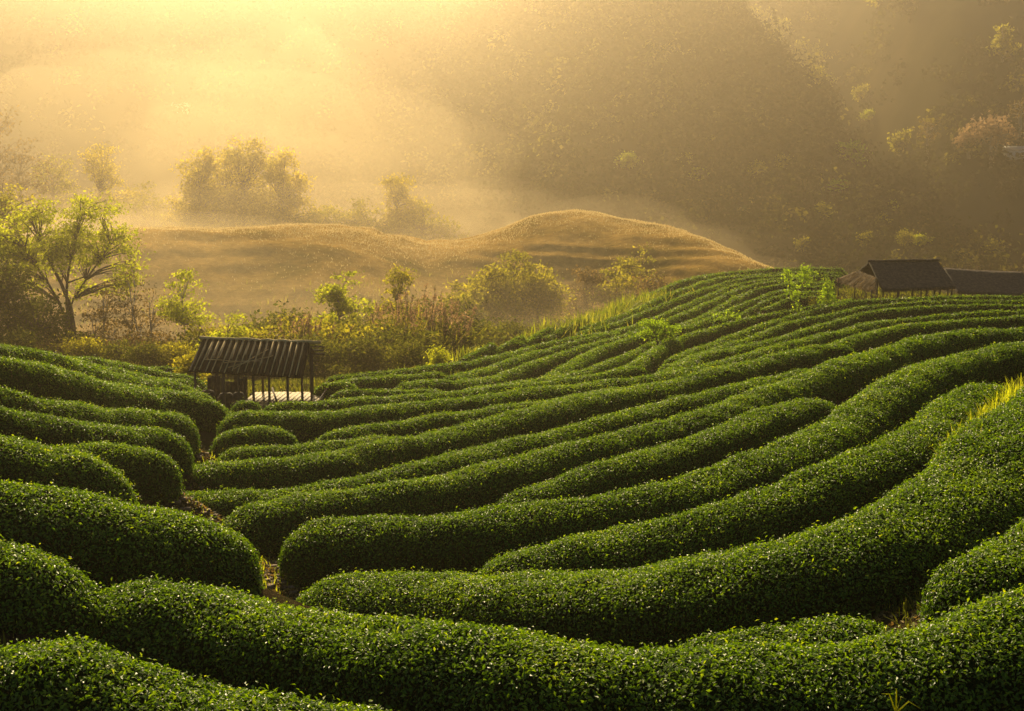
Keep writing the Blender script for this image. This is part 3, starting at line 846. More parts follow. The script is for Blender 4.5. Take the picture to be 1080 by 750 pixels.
plant('yellow_bush', 'small yellowish bush alone at the foot of the spur slope', 'bush', 460, 364, 58,
      S([(0,0,.62,.34,.3,.32),(.1,0,.4,.3,.3,.25)], 46, 46, .10, .12, .04, M_L_LIME, stems=2, spread=.04), seed=13)
plant('hut_shrub', 'small grey green shrub touching the left end of the hut roof', 'bush', 197, 369, 50,
      S([(0,0,.62,.34,.3,.32),(.1,0,.4,.3,.3,.25)], 50, 46, .10, .14, .04, M_L_OLIVE, stems=2, spread=.04), seed=14)

# plume grass clumps: leaf blades below, pink plumes above
def blade_arrays(base, h, w, r, lean=.35, seg=3):
    n = len(base)
    h = np.broadcast_to(h, (n,)) * r.uniform(.6, 1.25, n); a = r.uniform(0, 2 * math.pi, n)
    dirv = np.stack([np.cos(a), np.sin(a), np.zeros(n)], -1)
    side = np.stack([-np.sin(a + r.normal(0, .8, n)), np.cos(a), np.zeros(n)], -1); side = unit(side)
    ln = np.abs(r.normal(0, lean, n))
    V = []
    for k in range(seg + 1):
        t = k / seg
        c = base + dirv * (ln * h * t ** 2)[:, None] + np.array([0, 0, 1.]) * (h * t * (1 - .25 * ln * t))[:, None]
        ww = (w * (1 - t) ** .7 * .5 + .002)
        V += [c - side * ww, c + side * ww]
    V = np.stack(V, 1); m = 2 * (seg + 1)
    q = np.array([(2 * k, 2 * k + 1, 2 * k + 3, 2 * k + 2) for k in range(seg)])
    Q = (np.arange(n)[:, None, None] * m + q[None]).reshape(-1, 4)
    tint = np.repeat(np.clip(r.beta(2, 2, n), 0, 1), m)
    return V.reshape(-1, 3), Q, tint
def plume_grass(px, yt, D, w, lab, seed):
    r = np.random.default_rng(seed)
    x = float(ray(px, 300)[0] * D); zb = base_z(x, D); H = float(ray(px, yt)[2] * D) - zb
    root = empty('plume_grass', (x, D, zb), lab, 'plume grass', 'clumps of plume grass in the hollow')
    n = 420
    b = np.stack([r.normal(0, w, n), r.normal(0, w, n), np.zeros(n)], -1)
    V, Q, t = blade_arrays(b, H * .75, .10, r, .45)
    mesh_obj('blades', V, Q, M_L_OLIVE, parent=root, tint=t)
    mb = MB(); VV, QQ, n0 = [], [], 0
    for k in range(34):
        p0 = np.array([r.normal(0, w), r.normal(0, w), 0.]); lean = r.normal(.10, .16, 2) * H
        top = p0 + np.array([lean[0], lean[1], H * r.uniform(.72, 1.0)])
        mb.tube([p0, (p0 + top) / 2 + np.array([-lean[0], -lean[1], 0]) * .12, top], [.025, .02, .01], 4)
        m = 26
        f = r.random((m, 1))
        C = top + (p0 - top) * f * .2 + r.normal(0, .06, (m, 3)) * (.4 + f)
        a, q = leaf_quads(C, r.normal(0, 1, (m, 3)), .24, .3, r)
        VV.append(a); QQ.append(q + n0); n0 += len(a)
    mb.build('stalks', M_STRAW, root)
    mesh_obj('plumes', np.vstack(VV), np.vstack(QQ), M_PLUME, parent=root, tint=r.random(n0))
for k, (px, yt, D, w, lab) in enumerate([(433, 301, 74, .7, 'large clump of pinkish plume grass above the left end of the spur rows'), (456, 322, 72, .6, 'plume grass clump leaning right, nearest the yellow spur slope'), (404, 322, 75, .6, 'plume grass clump below the slim olive tree'), (309, 330, 71, .5, 'plume grass clump poking out at the right end of the hut roof')]):
    plume_grass(px, yt, D, w, lab, 60 + k)

# scrub that fills the hollow
scrub_protos = []
for k, (m, n_c, per, lobes) in enumerate([(M_L_DARK, 70, 48, [(0,0,.55,.45,.4,.4),(.3,0,.35,.3,.3,.3),(-.35,0,.35,.35,.3,.3)]), (M_L_OLIVE, 60, 44, [(0,0,.6,.4,.4,.36),(.25,0,.3,.35,.3,.3)]), (M_L_DRY, 60, 32, [(0,0,.6,.35,.35,.36),(-.3,0,.4,.3,.3,.3)]), (M_L_DARK, 70, 50, [(-.1,0,.65,.3,.3,.33),(.2,0,.35,.4,.35,.3),(-.3,0,.3,.3,.3,.26)])]):
    scrub_protos.append((S(lobes, int(n_c * 1.25), int(per * 1.7), .05, .105, .03, m, stems=3, spread=.08), k))
SCRUB = [(-22,352,66,0,'dark scrub bush half cut off by the left edge'),(18,346,67,3,'dark scrub bush at the left edge behind the skyline hedge'),(48,352,68,2,'rusty scrub bush left of the big tree trunk'),(66,340,72,0,'dark scrub bush hiding the foot of the big tree'),(84,352,66,1,'olive scrub bush right of the big tree foot'),
 (104,346,70,2,'rusty scrub bush under the dead looking brown tree'),(122,356,66,0,'dark scrub bush below the thin bare tree'),(138,342,72,2,'tall rusty scrub bush among the dry tree stems'),(152,358,64,3,'low dark scrub bush below the dry orange tree'),(170,348,69,2,'rusty scrub bush left of the slender trunk'),
 (184,358,65,1,'olive scrub bush at the foot of the slender lime tree'),(206,346,70,0,'dark scrub bush between slender tree and round bush'),(222,340,72,1,'olive scrub bush behind the left of the bright round bush'),(262,342,69,1,'olive scrub bush behind the hut roof ridge'),(284,338,71,0,'dark scrub bush behind the right half of the hut roof'),
 (300,348,68,2,'rusty scrub bush above the right hut gable'),(330,352,65,3,'dark scrub bush just right of the hut gable'),(346,344,70,0,'dark scrub bush left of the tall lime tree trunk'),(366,336,72,1,'olive scrub bush at the tall lime tree foot'),(380,352,65,3,'low dark scrub bush behind the short round ended row'),
 (392,332,73,0,'tall dark scrub bush between tall lime tree and plume grass'),(412,340,70,3,'dark scrub bush under the slim olive tree'),(428,354,64,0,'low dark scrub bush below the large plume clump'),(446,342,69,0,'dark scrub bush among the plume grass'),(470,336,73,3,'dark scrub bush behind the small yellowish bush'),(486,348,72,0,'dark scrub bush where spur meets hollow'),
 (462,310,88,0,'dark hazy scrub bush left of the mound thicket'),(440,318,92,3,'hazy scrub bush behind the plume grass'),(380,318,92,0,'hazy scrub bush behind the tall lime tree'),(300,322,90,3,'hazy scrub bush behind the pinkish bush'),(510,334,92,0,'hazy scrub bush below the mound thicket'),(540,336,96,3,'hazy scrub bush between thicket and spur edge')]
made = {}
for i, (px, yt, D, k, lab) in enumerate(SCRUB):
    x = float(ray(px, 300)[0] * D); zb = base_z(x, D); H = max(float(ray(px, yt)[2] * D) - zb, 1.0)
    if k not in made:
        mb, (LV, LQ, tint), lm, bm = tree_mesh(80 + k, 1.0, **scrub_protos[k][0])
        root = empty('scrub_bush', (x, D, zb - .02))
        mb.build('stems', bm, root, smooth_faces=True); mesh_obj('foliage', LV, LQ, lm, parent=root, tint=tint)
        made[k] = root
    else:
        root = copy_tree(made[k], (x, D, zb - .02), rz=i * 1.7)
    root.scale = (H * 1.05, H * 1.05, H)
    root['label'] = lab; root['category'] = 'bush'; root['group'] = 'scrub bushes in the hollow'

# thicket and shrubs on the mound slope
for k, (px, yt, D, lab, rx) in enumerate([(497, 297, 128, 'leftmost low rounded tree of the thicket on the mound slope', .5), (516, 276, 132, 'second tree of the mound slope thicket, tall and round', .34), (543, 264, 136, 'highest round tree of the mound slope thicket', .34), (566, 276, 138, 'rightmost sloping tree of the mound slope thicket', .42), (480, 312, 124, 'smallest dark tree tucked left of the mound slope thicket', .5)]):
    plant('thicket_tree', lab, 'tree', px, yt, D, S([(0,0,.62,rx,.35,.36),(.18,0,.4,rx*.8,.3,.3),(-.16,0,.42,rx*.7,.3,.3)], 90, 55, .34, .5, .12, M_L_OLIVE, stems=2, spread=.04), seed=110 + k, group='thicket on the mound slope')
for k, (px, yt, D, lab) in enumerate([(667, 259, 150, 'round topped shrub on the right mound above the spur'), (650, 279, 143, 'spreading shrub below the round topped one on the right mound'), (684, 284, 140, 'small shrub right of the pair on the right mound'), (620, 277, 146, 'faint shrub midway between thicket and round topped shrub')]):
    plant('mound_shrub', lab, 'bush', px, yt, D, S([(0,0,.66,.32,.3,.32),(.15,0,.35,.4,.3,.3),(-.15,0,.35,.36,.3,.3)], 60, 45, .32, .42, .1, M_L_OLIVE if k < 2 else M_L_DRY, stems=2, spread=.04), seed=120 + k, group='shrubs on the right mound')

# hazy trees of the misty valley behind the mounds
big = [(0,0,.78,.17,.17,.21),(.07,0,.52,.21,.18,.22),(-.08,0,.46,.2,.18,.22),(0,0,.25,.22,.2,.2)]
for k, (px, yt, D, lab, sp) in enumerate([
    (216, 150, 244, 'left tree of the large misty trio behind the mound', 0), (262, 140, 248, 'tallest middle tree of the misty trio behind the mound', 0), (302, 158, 242, 'right low tree of the misty trio behind the mound', 0), (240, 156, 256, 'hazy tree filling the gap in the misty trio', 0),
    (112, 150, 258, 'lone pale misty tree left of the misty trio', 1), (421, 180, 248, 'yellow misty tree right of the trio with lit top', 1), (392, 204, 242, 'low misty bush left of the yellow misty tree', 2), (362, 208, 244, 'faint low misty bush nearest right of the trio', 2), (448, 206, 246, 'low misty bush right of the yellow misty tree', 2),
    (334, 214, 237, 'little misty bush at the right foot of the trio', 2), (62, 158, 266, 'dull misty tree between the tall bare tree and lone pale tree', 1), (140, 178, 262, 'small misty tree right of the lone pale tree', 2), (165, 200, 254, 'small misty bush before the trio at left', 2)]):
    lob = big if sp == 0 else ([(0,0,.8,.14,.14,.17),(.07,0,.55,.18,.16,.18),(-.06,0,.4,.18,.16,.2)] if sp == 1 else [(0,0,.55,.4,.35,.4),(.3,0,.35,.3,.3,.3),(-.3,0,.35,.3,.3,.3)])
    plant('misty_tree', lab, 'tree' if sp < 2 else 'bush', px, yt, D, S(lob, 170 if sp == 0 else 80, 70, .55, .85, .3, M_GLOW_GOLD if sp < 2 and k != 10 else M_L_OLIVE, stems=1), seed=140 + k, group='misty trees behind the mounds')
plant('tall_bare_tree', 'tall thin bare tree ghosting in the haze at the left edge', 'tree', 10, 84, 250, S([(0,0,.7,.10,.1,.28),(-.06,0,.5,.12,.1,.2)], 60, 16, .6, .8, .28, M_L_DRY), seed=160)
plant('tall_bare_tree', 'shorter ghostly tree beside the tall bare one at the left edge', 'tree', 34, 128, 252, S([(0,0,.7,.14,.1,.28),(-.06,0,.45,.18,.1,.2)], 60, 22, .6, .8, .26, M_L_DRY), seed=161)

# saplings among the rows
plant('green_tree', 'bright green little tree standing alone among the spur rows', 'tree', 694, 334, 59,
      S([(-.10,0,.84,.24,.2,.10),(.20,0,.74,.26,.2,.1),(-.26,0,.66,.16,.14,.08),(.14,0,.60,.22,.2,.06)], 70, 26, .11, .15, .05, M_L_BRIGHT, flat=.5, fork=.4, stems=2), seed=170)
plant('sapling', 'two stemmed bright green leafy sapling left of the thatched hut', 'sapling', 840, 279, 71,
      S([(-.13,0,.78,.12,.12,.16),(.16,0,.82,.12,.12,.18),(-.05,0,.55,.16,.12,.12),(.02,0,.25,.05,.05,.15)], 70, 18, .115, .10, .03, M_L_BRIGHT, stems=2, spread=.01), seed=171)
plant('upright_bush', 'narrow upright bright green bush between sapling and thatched hut', 'bush', 873, 293, 73,
      S([(0,0,.75,.12,.12,.25),(0,0,.35,.24,.2,.34)], 60, 22, .11, .10, .03, M_L_BRIGHT, stems=2, spread=.02), seed=172)
plant('low_plant', 'small bright green plant on a row left of the sapling', 'plant', 768, 326, 70,
      S([(0,0,.6,.7,.4,.36)], 30, 12, .10, .10, .02, M_L_BRIGHT, stems=2, spread=.05), seed=173)
plant('twiggy_bush', 'dark twiggy bush between the sapling and the upright bush', 'bush', 861, 303, 72.5,
      S([(0,0,.6,.3,.3,.36)], 24, 9, .09, .1, .02, M_L_DARK, stems=3, spread=.05), seed=174)

# ------------------------------------------------------------------ grass
def grass(name, base, h, w, m, seed, lean=.35):
    r = np.random.default_rng(seed)
    V, Q, t = blade_arrays(base, h, w, r, lean)
    return tag(mesh_obj(name, V, Q, m, tint=t), kind='stuff')
def strip(pts, n, spread, seed, zoff=0):
    r = np.random.default_rng(seed)
    p = np.array(pts, float)
    t = r.random(n) * (len(p) - 1); i = np.minimum(t.astype(int), len(p) - 2); f = (t - i)[:, None]
    q = p[i] * (1 - f) + p[i + 1] * f
    P = at(q[:, 0], q[:, 1], q[:, 2])
    P[:, :2] += r.normal(0, spread, (n, 2))
    P[:, 2] = z_ground(P[:, 0], P[:, 1]) + zoff
    return P
grass('corn_grass', strip([(577,345,70),(600,332,74),(622,322,78),(655,312,84),(690,303,90)], 1500, .9, 1), 1.15, .11, M_STRAW, 11, .6)
grass('yellow_grass', np.vstack([strip([(425,400,52),(455,388,54.5),(480,378,57),(500,368,60)], 2600, .9, 2), strip([(500,370,62),(530,358,65.5),(560,348,69),(590,338,73)], 1200, .8, 3), strip([(690,303,92.5),(750,288,106),(806,282,112),(895,281,112)], 1100, .8, 4)]), .5, .07, M_STRAW, 12, .4)
grass('bank_grass', np.vstack([strip([(1008,470,18.7),(1022,456,19.3),(1046,430,20.6),(1080,402,22.8)], 1100, .12, 5, .58), strip([(955,525,17.2),(985,495,18),(1010,470,19)], 130, .25, 6, .1)]), .40, .022, M_L_LIME, 13, .5)
def cover(px0, px1, D0, D1, n, seed):
    r = np.random.default_rng(seed)
    D = r.uniform(D0, D1, n); px = r.uniform(px0, px1, n)
    x = (px - 540) / F * D
    return np.stack([x, D, z_ground(x, D)], -1)
grass('ground_grass', np.vstack([cover(150, 460, 45, 62, 5200, 61), cover(860, 1200, 73, 100, 5200, 62), cover(-60, 150, 42, 62, 1500, 63), cover(1080, 1500, 14, 60, 6000, 64), cover(-420, 0, 10, 45, 4000, 65)]), .22, .06, M_L_DARK, 18, .7)
grass('gap_weeds', np.vstack([strip([(958,652,13.2),(985,636,13.4),(1003,616,13.7),(1025,590,14.2)], 360, .2, 41), strip([(640,668,13.6),(700,668,13.4),(780,658,13.3)], 220, .2, 42), strip([(1040,545,15.4),(1010,575,15),(960,600,14.8)], 200, .3, 43)]), .16, .03, M_L_DARK, 19, .9)
grass('path_weeds', np.vstack([strip([(285,590,19.5),(275,560,21.5),(260,605,18.6)], 420, .5, 7), strip([(155,520,25.5),(178,500,27),(205,478,29),(215,455,31.5)], 500, .45, 8), strip([(640,660,13.4),(700,672,13.1),(820,655,13.2)], 160, .3, 9), strip([(185,522,23.6),(215,538,22.8),(248,555,22)], 260, .5, 25), strip([(960,600,14.4),(1020,560,16)], 160, .5, 10), strip([(415,408,45.5),(424,406,46)], 120, .3, 12)]), .13, .016, M_L_LIME, 14, .7)

# dry grass standing on the mounds
def mound_grass(name, n, zlo, zhi, h, m, seed):
    r = np.random.default_rng(seed)
    px = r.uniform(-120, 1000, n); D = r.uniform(128, 196, n)
    x = (px - 540) / F * D
    z = z_mound(x, D)
    k = (z > zlo) & (z < zhi) & (z > z_ground(x, D)) & ((n2(x, D, 5, 66) + r.normal(0, .4, n)) > -.1)
    V, Q, t = blade_arrays(np.stack([x, D, z], -1)[k], h, .09, r, .6, seg=2)
    tag(mesh_obj(name, V, Q, m, tint=t), kind='stuff')
mound_grass('mound_grass', 18000, -13.0, 5, .2, M_HAY, 71)
def crest_rim_grass():  # pale blades added along the crest to paint its sunlit rim
    r = np.random.default_rng(73)
    n = 30000
    px = r.uniform(-150, 830, n)
    D = np.interp(px, CREST[:, 0], CREST[:, 2]) + r.normal(-1.5, 5, n)
    x = (px - 540) / F * D
    V, Q, t = blade_arrays(np.stack([x, D, z_mound(x, D)], -1), .20, .06, r, .6, seg=2)
    tag(mesh_obj('crest_rim_grass', V, Q, M_HAY, tint=np.clip(t + .25, 0, 1)), kind='stuff')
crest_rim_grass()
mound_grass('mound_herbs', 16000, -16.5, -10.5, .55, M_L_OLIVE, 72)

# leaf litter on the bare path
def litter():
    r = np.random.default_rng(15)
    P = np.vstack([strip([(300,600,18.6),(283,590,19.6),(272,562,21.4),(258,606,18.6)], 5200, .7, 21), strip([(152,524,25.3),(178,500,27),(205,478,29),(215,455,31.5)], 5200, .6, 22), strip([(185,522,23.6),(215,538,22.8),(248,555,22)], 3200, .5, 24), strip([(960,600,14.4),(1000,575,15.5),(1030,550,17)], 900, .5, 23)])
    P[:, 2] += .015
    V, Q = leaf_quads(P, np.tile(np.array([0, 0, 1.]), (len(P), 1)), .085, .5, r)
    tag(mesh_obj('leaf_litter', V, Q, M_L_DRY, tint=np.repeat(r.random(len(P)), 4)), kind='stuff')
litter()
def pebbles():
    r = np.random.default_rng(16)
    P = np.vstack([strip([(300,600,18.6),(283,590,19.6),(272,562,21.4),(258,606,18.6)], 260, .5, 31), strip([(152,524,25.3),(178,500,27),(205,478,29),(215,455,31.5)], 260, .45, 32), strip([(185,522,23.6),(215,538,22.8),(248,555,22)], 200, .4, 33)])
    mb = MB()
    for p in P:
        k = r.uniform(.02, .07)
        c = np.array([(x, y, z) for x in (-1, 1) for y in (-1, 1) for z in (-1, 1)]) * k * r.uniform(.6, 1.1, (8, 3)) * np.array([1, 1, .6])
        mb.add(c + p, [(0, 1, 3, 2), (4, 6, 7, 5), (0, 4, 5, 1), (2, 3, 7, 6), (0, 2, 6, 4), (1, 5, 7, 3)])
    tag(mb.build('pebbles', noise_mat('clod_earth', 8, [(.3, (.07, .045, .022)), (.7, (.22, .15, .08))])), kind='stuff')
pebbles()

# ------------------------------------------------------------------ wood on the mountains
def forest(name, n, zf, r0, r1, seed, a0, a1):
    r = np.random.default_rng(seed)
    a = np.radians(r.uniform(a0, a1, n)); rr = np.sqrt(r.uniform(r0 ** 2, r1 ** 2, n))
    x, y = rr * np.sin(a), rr * np.cos(a)
    z = zf(x, y)
    keep = (z > -22) & (rr > 165)
    if name == 'mountain_wood':
        keep &= z > z_ground(x, y) - .5
    keep &= (n2(x, y, 45, 40) + r.normal(0, .35, n)) > -.45
    x, y, z, rr = x[keep], y[keep], z[keep], rr[keep]
    m = len(x)
    R_ = r.lognormal(.98, .48, m) * np.clip(rr / 420, .55, 1.15)
    per = 48
    d = unit(r.normal(0, 1, (m, per, 3))); d[..., 2] = np.abs(d[..., 2]) * 1.25 - .15
    C = np.stack([x, y, z + R_ * .35], -1)[:, None] + d * (R_[:, None, None] * r.uniform(.55, 1.1, (m, per, 1)))
    V, Q = leaf_quads(C.reshape(-1, 3), d.reshape(-1, 3), np.repeat(np.minimum(R_ * .42, rr * .0036), per), .75, r, up_bias=.2, tangent=.7)
    t = np.clip(np.repeat(np.clip(r.beta(1.4, 2.6, m) + .28 * n2(x, y, 38, 77), 0, 1), per) + r.normal(0, .08, m * per), 0, 1)
    return tag(mesh_obj(name, V, Q, M_FOREST, tint=np.repeat(t, 4)), kind='stuff')
forest('mountain_wood', 10500, z_mountain, 165, 470, 51, -21, 24)
forest('far_mountain_wood', 8000, z_far, 305, 640, 52, -24, 25)

def mount_hit(px, py):
    d = ray(px, py)
    t = 120 * (700 / 120) ** np.linspace(0, 1, 1600)
    P = d[None] * t[:, None]
    zz = np.maximum(np.maximum(z_mountain(P[:, 0], P[:, 1]), z_far(P[:, 0], P[:, 1])), z_ground(P[:, 0], P[:, 1]))
    b = P[:, 2] < zz
    k = int(np.argmax(b)) if b.any() else len(t) - 1
    return np.array([P[k, 0], P[k, 1], zz[k]])
mt_protos = {}
MT = [  # px, py of the foot, height in px, kind, label
 (748,10,18,'d','dark tree highest on the mountain ridge where it leaves the picture'),(762,18,20,'d','dark tree second from the top of the mountain ridge'),(782,26,16,'d','dark tree third down the mountain ridge'),(800,38,18,'o','olive tree fourth down the mountain ridge'),(820,54,20,'o','olive tree fifth down the mountain ridge'),(836,66,18,'d','dark tree sixth down the mountain ridge'),(850,80,22,'o','golden olive tree standing out on the mountain ridge above its steep drop'),(858,96,16,'o','olive tree just under the golden one on the mountain ridge'),
 (872,99,13,'l','yellow lit tree at the steep drop of the mountain ridge'),(884,122,12,'d','dark tree below the yellow lit tree of the steep drop'),(908,110,13,'o','olive tree on the far slope right of the steep drop'),(916,133,11,'l','lime tree halfway down beyond the mountain edge'),
 (893,182,20,'g','brightest green tree low on the mountain side'),(884,208,12,'g','smaller bright green tree under the brightest green one'),(800,190,13,'o','olive tree alone in the middle of the mountain face'),(738,198,14,'l','lime tree left low on the mountain face'),(722,180,12,'o','olive tree above the left low lime tree on the mountain face'),(662,186,16,'l','yellowish tree on the hazy left of the mountain face'),(826,180,11,'o','olive tree right of the lone one on the mountain face'),
 (950,166,18,'o','olive tree on the dark slope left of the bare pale tree'),(932,245,13,'o','olive bush above the thatched hut roof, left'),(955,262,13,'o','olive tree right above the thatched hut roof'),(912,262,12,'o','olive bush left of the thatched hut roof ridge'),(940,228,11,'l','lime bush in the dark ravine above the thatched hut'),(972,265,12,'l','lime bush above the right end of the thatched roof'),(1008,268,11,'d','dark bush between the two thatched roofs'),(1048,278,16,'o','olive bush above the long low roof'),(868,232,12,'o','olive bush on the mountain foot left of the ravine'),(846,268,12,'o','olive bush on the mountain foot over the sapling'),
 (1057,66,24,'c','pale conical tree high at the upper right'),(925,12,22,'o','olive tree at the top edge on the far slope'),(960,22,22,'d','dark tree at the top edge right of the olive one'),
 (977,172,30,'b','bare pale tree on the dark right slope'),(1044,176,34,'p','pale spreading tree on the dark right slope'),(1022,168,20,'p','lower pale tree left of the pale spreading tree'),(1075,150,30,'b','bare pale tree at the right edge')]
specs = {'d': S([(0,0,.6,.36,.36,.38),(.15,0,.45,.3,.3,.3)], 40, 26, .13, .12, .04, M_FOREST), 'o': S([(0,0,.66,.4,.38,.32),(.2,0,.45,.3,.3,.25)], 40, 24, .12, .12, .04, M_L_OLIVE),
 'l': S([(0,0,.66,.42,.4,.3)], 36, 24, .12, .12, .04, M_L_LIME), 'g': S([(0,0,.72,.5,.45,.26),(.2,0,.5,.3,.3,.2)], 40, 26, .12, .12, .04, M_L_BRIGHT),
 'c': S([(0,0,.85,.12,.12,.15),(0,0,.6,.24,.24,.15),(0,0,.35,.36,.36,.16)], 44, 26, .10, .08, .03, M_L_OLIVE, M_PALEBARK), 'b': S([(0,0,.7,.26,.2,.26)], 34, 4, .08, .1, .035, M_L_DRY, M_PALEBARK, stems=2, spread=.02), 'p': S([(0,0,.78,.44,.3,.18),(.2,0,.62,.3,.3,.15)], 44, 20, .09, .11, .035, M_PLUME, M_PALEBARK, stems=2, spread=.02)}
for i, (px, py, hp, k, lab) in enumerate(MT):
    p = mount_hit(px, py)
    H = hp / F * p[1] * 1.6
    if k not in mt_protos:
        mb, (LV, LQ, tint), lm, bm = tree_mesh(300 + i, 1.0, **specs[k])
        root = empty('mountain_tree', p)
        mb.build('trunk', bm, root, smooth_faces=True); mesh_obj('crown', LV, LQ, lm, parent=root, tint=tint)
        mt_protos[k] = root
    else:
        root = copy_tree(mt_protos[k], p, rz=i * 2.1)
    root.location = p - np.array([0, 0, .3])
    root.scale = (H,) * 3
    root['label'] = lab; root['category'] = 'tree'; root['group'] = 'single trees dotted over the mountain'

# ------------------------------------------------------------------ materials of the huts
M_WOOD = noise_mat('weathered_wood', 3.0, [(.3, (.035, .025, .016)), (.7, (.11, .08, .05))], bump=.4, bscale=20)
M_BAMBOO = noise_mat('dry_bamboo', 2.5, [(.3, (.24, .17, .07)), (.7, (.46, .35, .17))], rough=.85, spec=.05)
M_OLDTILE = noise_mat('blackened_bamboo', 5, [(.3, (.012, .008, .005)), (.6, (.03, .019, .011)), (.78, (.08, .05, .025))], rough=.9, spec=.05, bump=.4, bscale=20)
M_BOARD = noise_mat('pale_boards', 6, [(.3, (.14, .10, .045)), (.7, (.32, .24, .11))], rough=.8)
M_SACK = noise_mat('dark_sacking', 6, [(.3, (.02, .017, .012)), (.7, (.07, .055, .035))])
M_THATCH = noise_mat('grey_thatch', 7, [(.25, (.028, .020, .014)), (.5, (.07, .05, .034)), (.75, (.13, .095, .06))], rough=.95, bump=1.0, bscale=26)
M_FRINGE = leaf_mat('straw_fringe', [(0, (.10, .065, .03)), (.6, (.24, .16, .07)), (1, (.42, .29, .13))], rough=.8, trans=.3, spec=.1, tcol=(1.1, 1, .7))

# ------------------------------------------------------------------ bamboo hut among the rows
def bamboo_hut():
    A, B = at(213, 359, 42.7), at(327, 363, 42.3)          # ridge ends
    E0, E1 = at(198, 391, 41.3), at(319, 398, 40.9)        # front eave ends
    gz = float(z_ground(np.array([(E0[0] + E1[0]) / 2]), np.array([42.0]))[0])
    o = np.array([(A[0] + B[0]) / 2, 42.0, gz])
    root = empty('bamboo_hut', o, 'small open bamboo hut with ribbed dark bamboo roof among the tea rows', 'hut')
    L = lambda p: np.asarray(p, float) - o
    A, B, E0, E1 = L(A), L(B), L(E0), L(E1)
    ax = unit(B - A)
    back = np.array([0, 1.15, -.42])
    r = np.random.default_rng(9)
    mb = MB()                                               # roof skin, front and short back slope
    for (p, q, p2, q2) in ((A, B, E0, E1), (A, B, A + back, B + back)):
        nn = unit(np.cross(q - p, p2 - p)); nn = nn if nn[2] > 0 else -nn
        v = [p, q, q2, p2]
        mb.add([w - nn * .02 for w in v] + [w - nn * .045 for w in v], [(0, 1, 2, 3), (7, 6, 5, 4), (0, 4, 5, 1), (1, 5, 6, 2), (2, 6, 7, 3), (3, 7, 4, 0)])
    roof = mb.build('roof', M_OLDTILE, root)
    n = 18
    for k in range(n):                                      # split bamboo laid as long half round tiles, with pale poles added between them for the sunlit rib edges
        t0 = (k + .5) / n
        tb = MB()
        a = A + (B - A) * t0 + np.array([0, 0, .02 + r.normal(0, .006)]); e = E0 + (E1 - E0) * (t0 + r.normal(0, .002)) + (E0 - A) * r.uniform(-.01, .05)
        m = 7; w = np.linalg.norm(B - A) / n * .36
        up = unit(np.cross(B - A, E0 - A)); up = up if up[2] > 0 else -up
        ring = [(math.cos(x) * w * ax + math.sin(x) * w * .75 * up) for x in np.linspace(0, math.pi, m)]
        V = [a + g for g in ring] + [(a + e) / 2 + g - up * .012 for g in ring] + [e + g for g in ring]
        V += [x - up * .018 for x in V]
        Q = []
        for s0 in (0, m):
            for j in range(m - 1):
                Q.append((s0 + j, s0 + j + 1, s0 + m + j + 1, s0 + m + j)); Q.append((3*m + s0 + j, 3*m + s0 + m + j, 3*m + s0 + m + j + 1, 3*m + s0 + j + 1))
        for j in range(m - 1):
            Q.append((j, 3*m + j, 3*m + j + 1, j + 1)); Q.append((2*m + j, 2*m + j + 1, 5*m + j + 1, 5*m + j))
        tb.add(V, Q)
        tb.build('bamboo_tile', M_OLDTILE, root, smooth_faces=False)
        if k < n - 1:
            t1 = (k + 1) / n
            pb = MB()
            a = A + (B - A) * t1 + up * .055; e = E0 + (E1 - E0) * t1 + up * .055 + (E0 - A) * r.uniform(-.05, .07) + (B - A) * r.normal(0, .004)
            pb.tube([a, (a + e) / 2 + up * r.normal(0, .01), e], [.022, .021, .019], 6)
            pb.build('lit_edge_pole', M_BAMBOO, root, smooth_faces=True)
    up = unit(np.cross(B - A, E0 - A)); up = up if up[2] > 0 else -up
    for (t0, s0, t1, s1) in ((.36, .95, .72, .52), (.30, .80, .62, .70), (.42, .98, .66, .30), (.12, .72, .40, .74)):   # loose sticks thrown over the roof
        p = A + (B - A) * t0 + (E0 - A) * s0 + up * .11; q = A + (B - A) * t1 + (E0 - A) * s1 + up * .11
        sb = MB(); sb.tube([p, (p + q) / 2 + up * .02, q], [.016, .014, .01], 5); sb.build('loose_stick', M_BAMBOO, root)
    cb = MB()                                               # ridge cover of weathered straw
    for k in range(3):
        a = A - ax * .08 + np.array([0, .03 + k * .07, .06 - k * .022]); b = B + ax * (.10 + .22 * (k == 1)) + np.array([0, .03 + k * .07, .06 - k * .022])
        pts = [a + (b - a) * f + np.array([0, 0, r.normal(0, .012)]) for f in np.linspace(0, 1, 16)]
        cb.tube(pts, .055, 6)
    cb.build('ridge_cover', M_BAMBOO, root, smooth_faces=True)
    for dy, dz, ext in ((0.0, -.07, .46), (.55, -.25, .34), (1.05, -.42, .30)):   # purlins poking out at the right gable
        pb = MB(); pb.tube([A + np.array([0, dy, dz]) - ax * .1, B + np.array([0, dy, dz]) + ax * ext], [.03, .025], 6); pb.build('purlin', M_WOOD, root)
    def roofz(x, y):
        return None
    for t0 in (.05, .30, .43, .56, .70, .86, .985):         # front posts
        e = E0 + (E1 - E0) * t0; top = e + (A - E0) * .10 + np.array([0, 0, -.03])
        pb = MB(); pb.tube([np.array([top[0] + r.normal(0, .01), top[1], -.3]), top], [.045, .038], 7); pb.build('post', M_WOOD, root, smooth_faces=True)
    for t0 in (.06, .5, .97):                               # back posts
        e = A + back * .92 + (B - A) * t0
        pb = MB(); pb.tube([np.array([e[0], e[1], -.3]), e + np.array([0, 0, -.03])], [.045, .038], 7); pb.build('post', M_WOOD, root, smooth_faces=True)
    pb = MB(); c = B + (E1 - B) * .04; pb.tube([np.array([c[0] + .04, c[1], -.3]), c], [.036, .03], 7); pb.build('post', M_WOOD, root, smooth_faces=True)
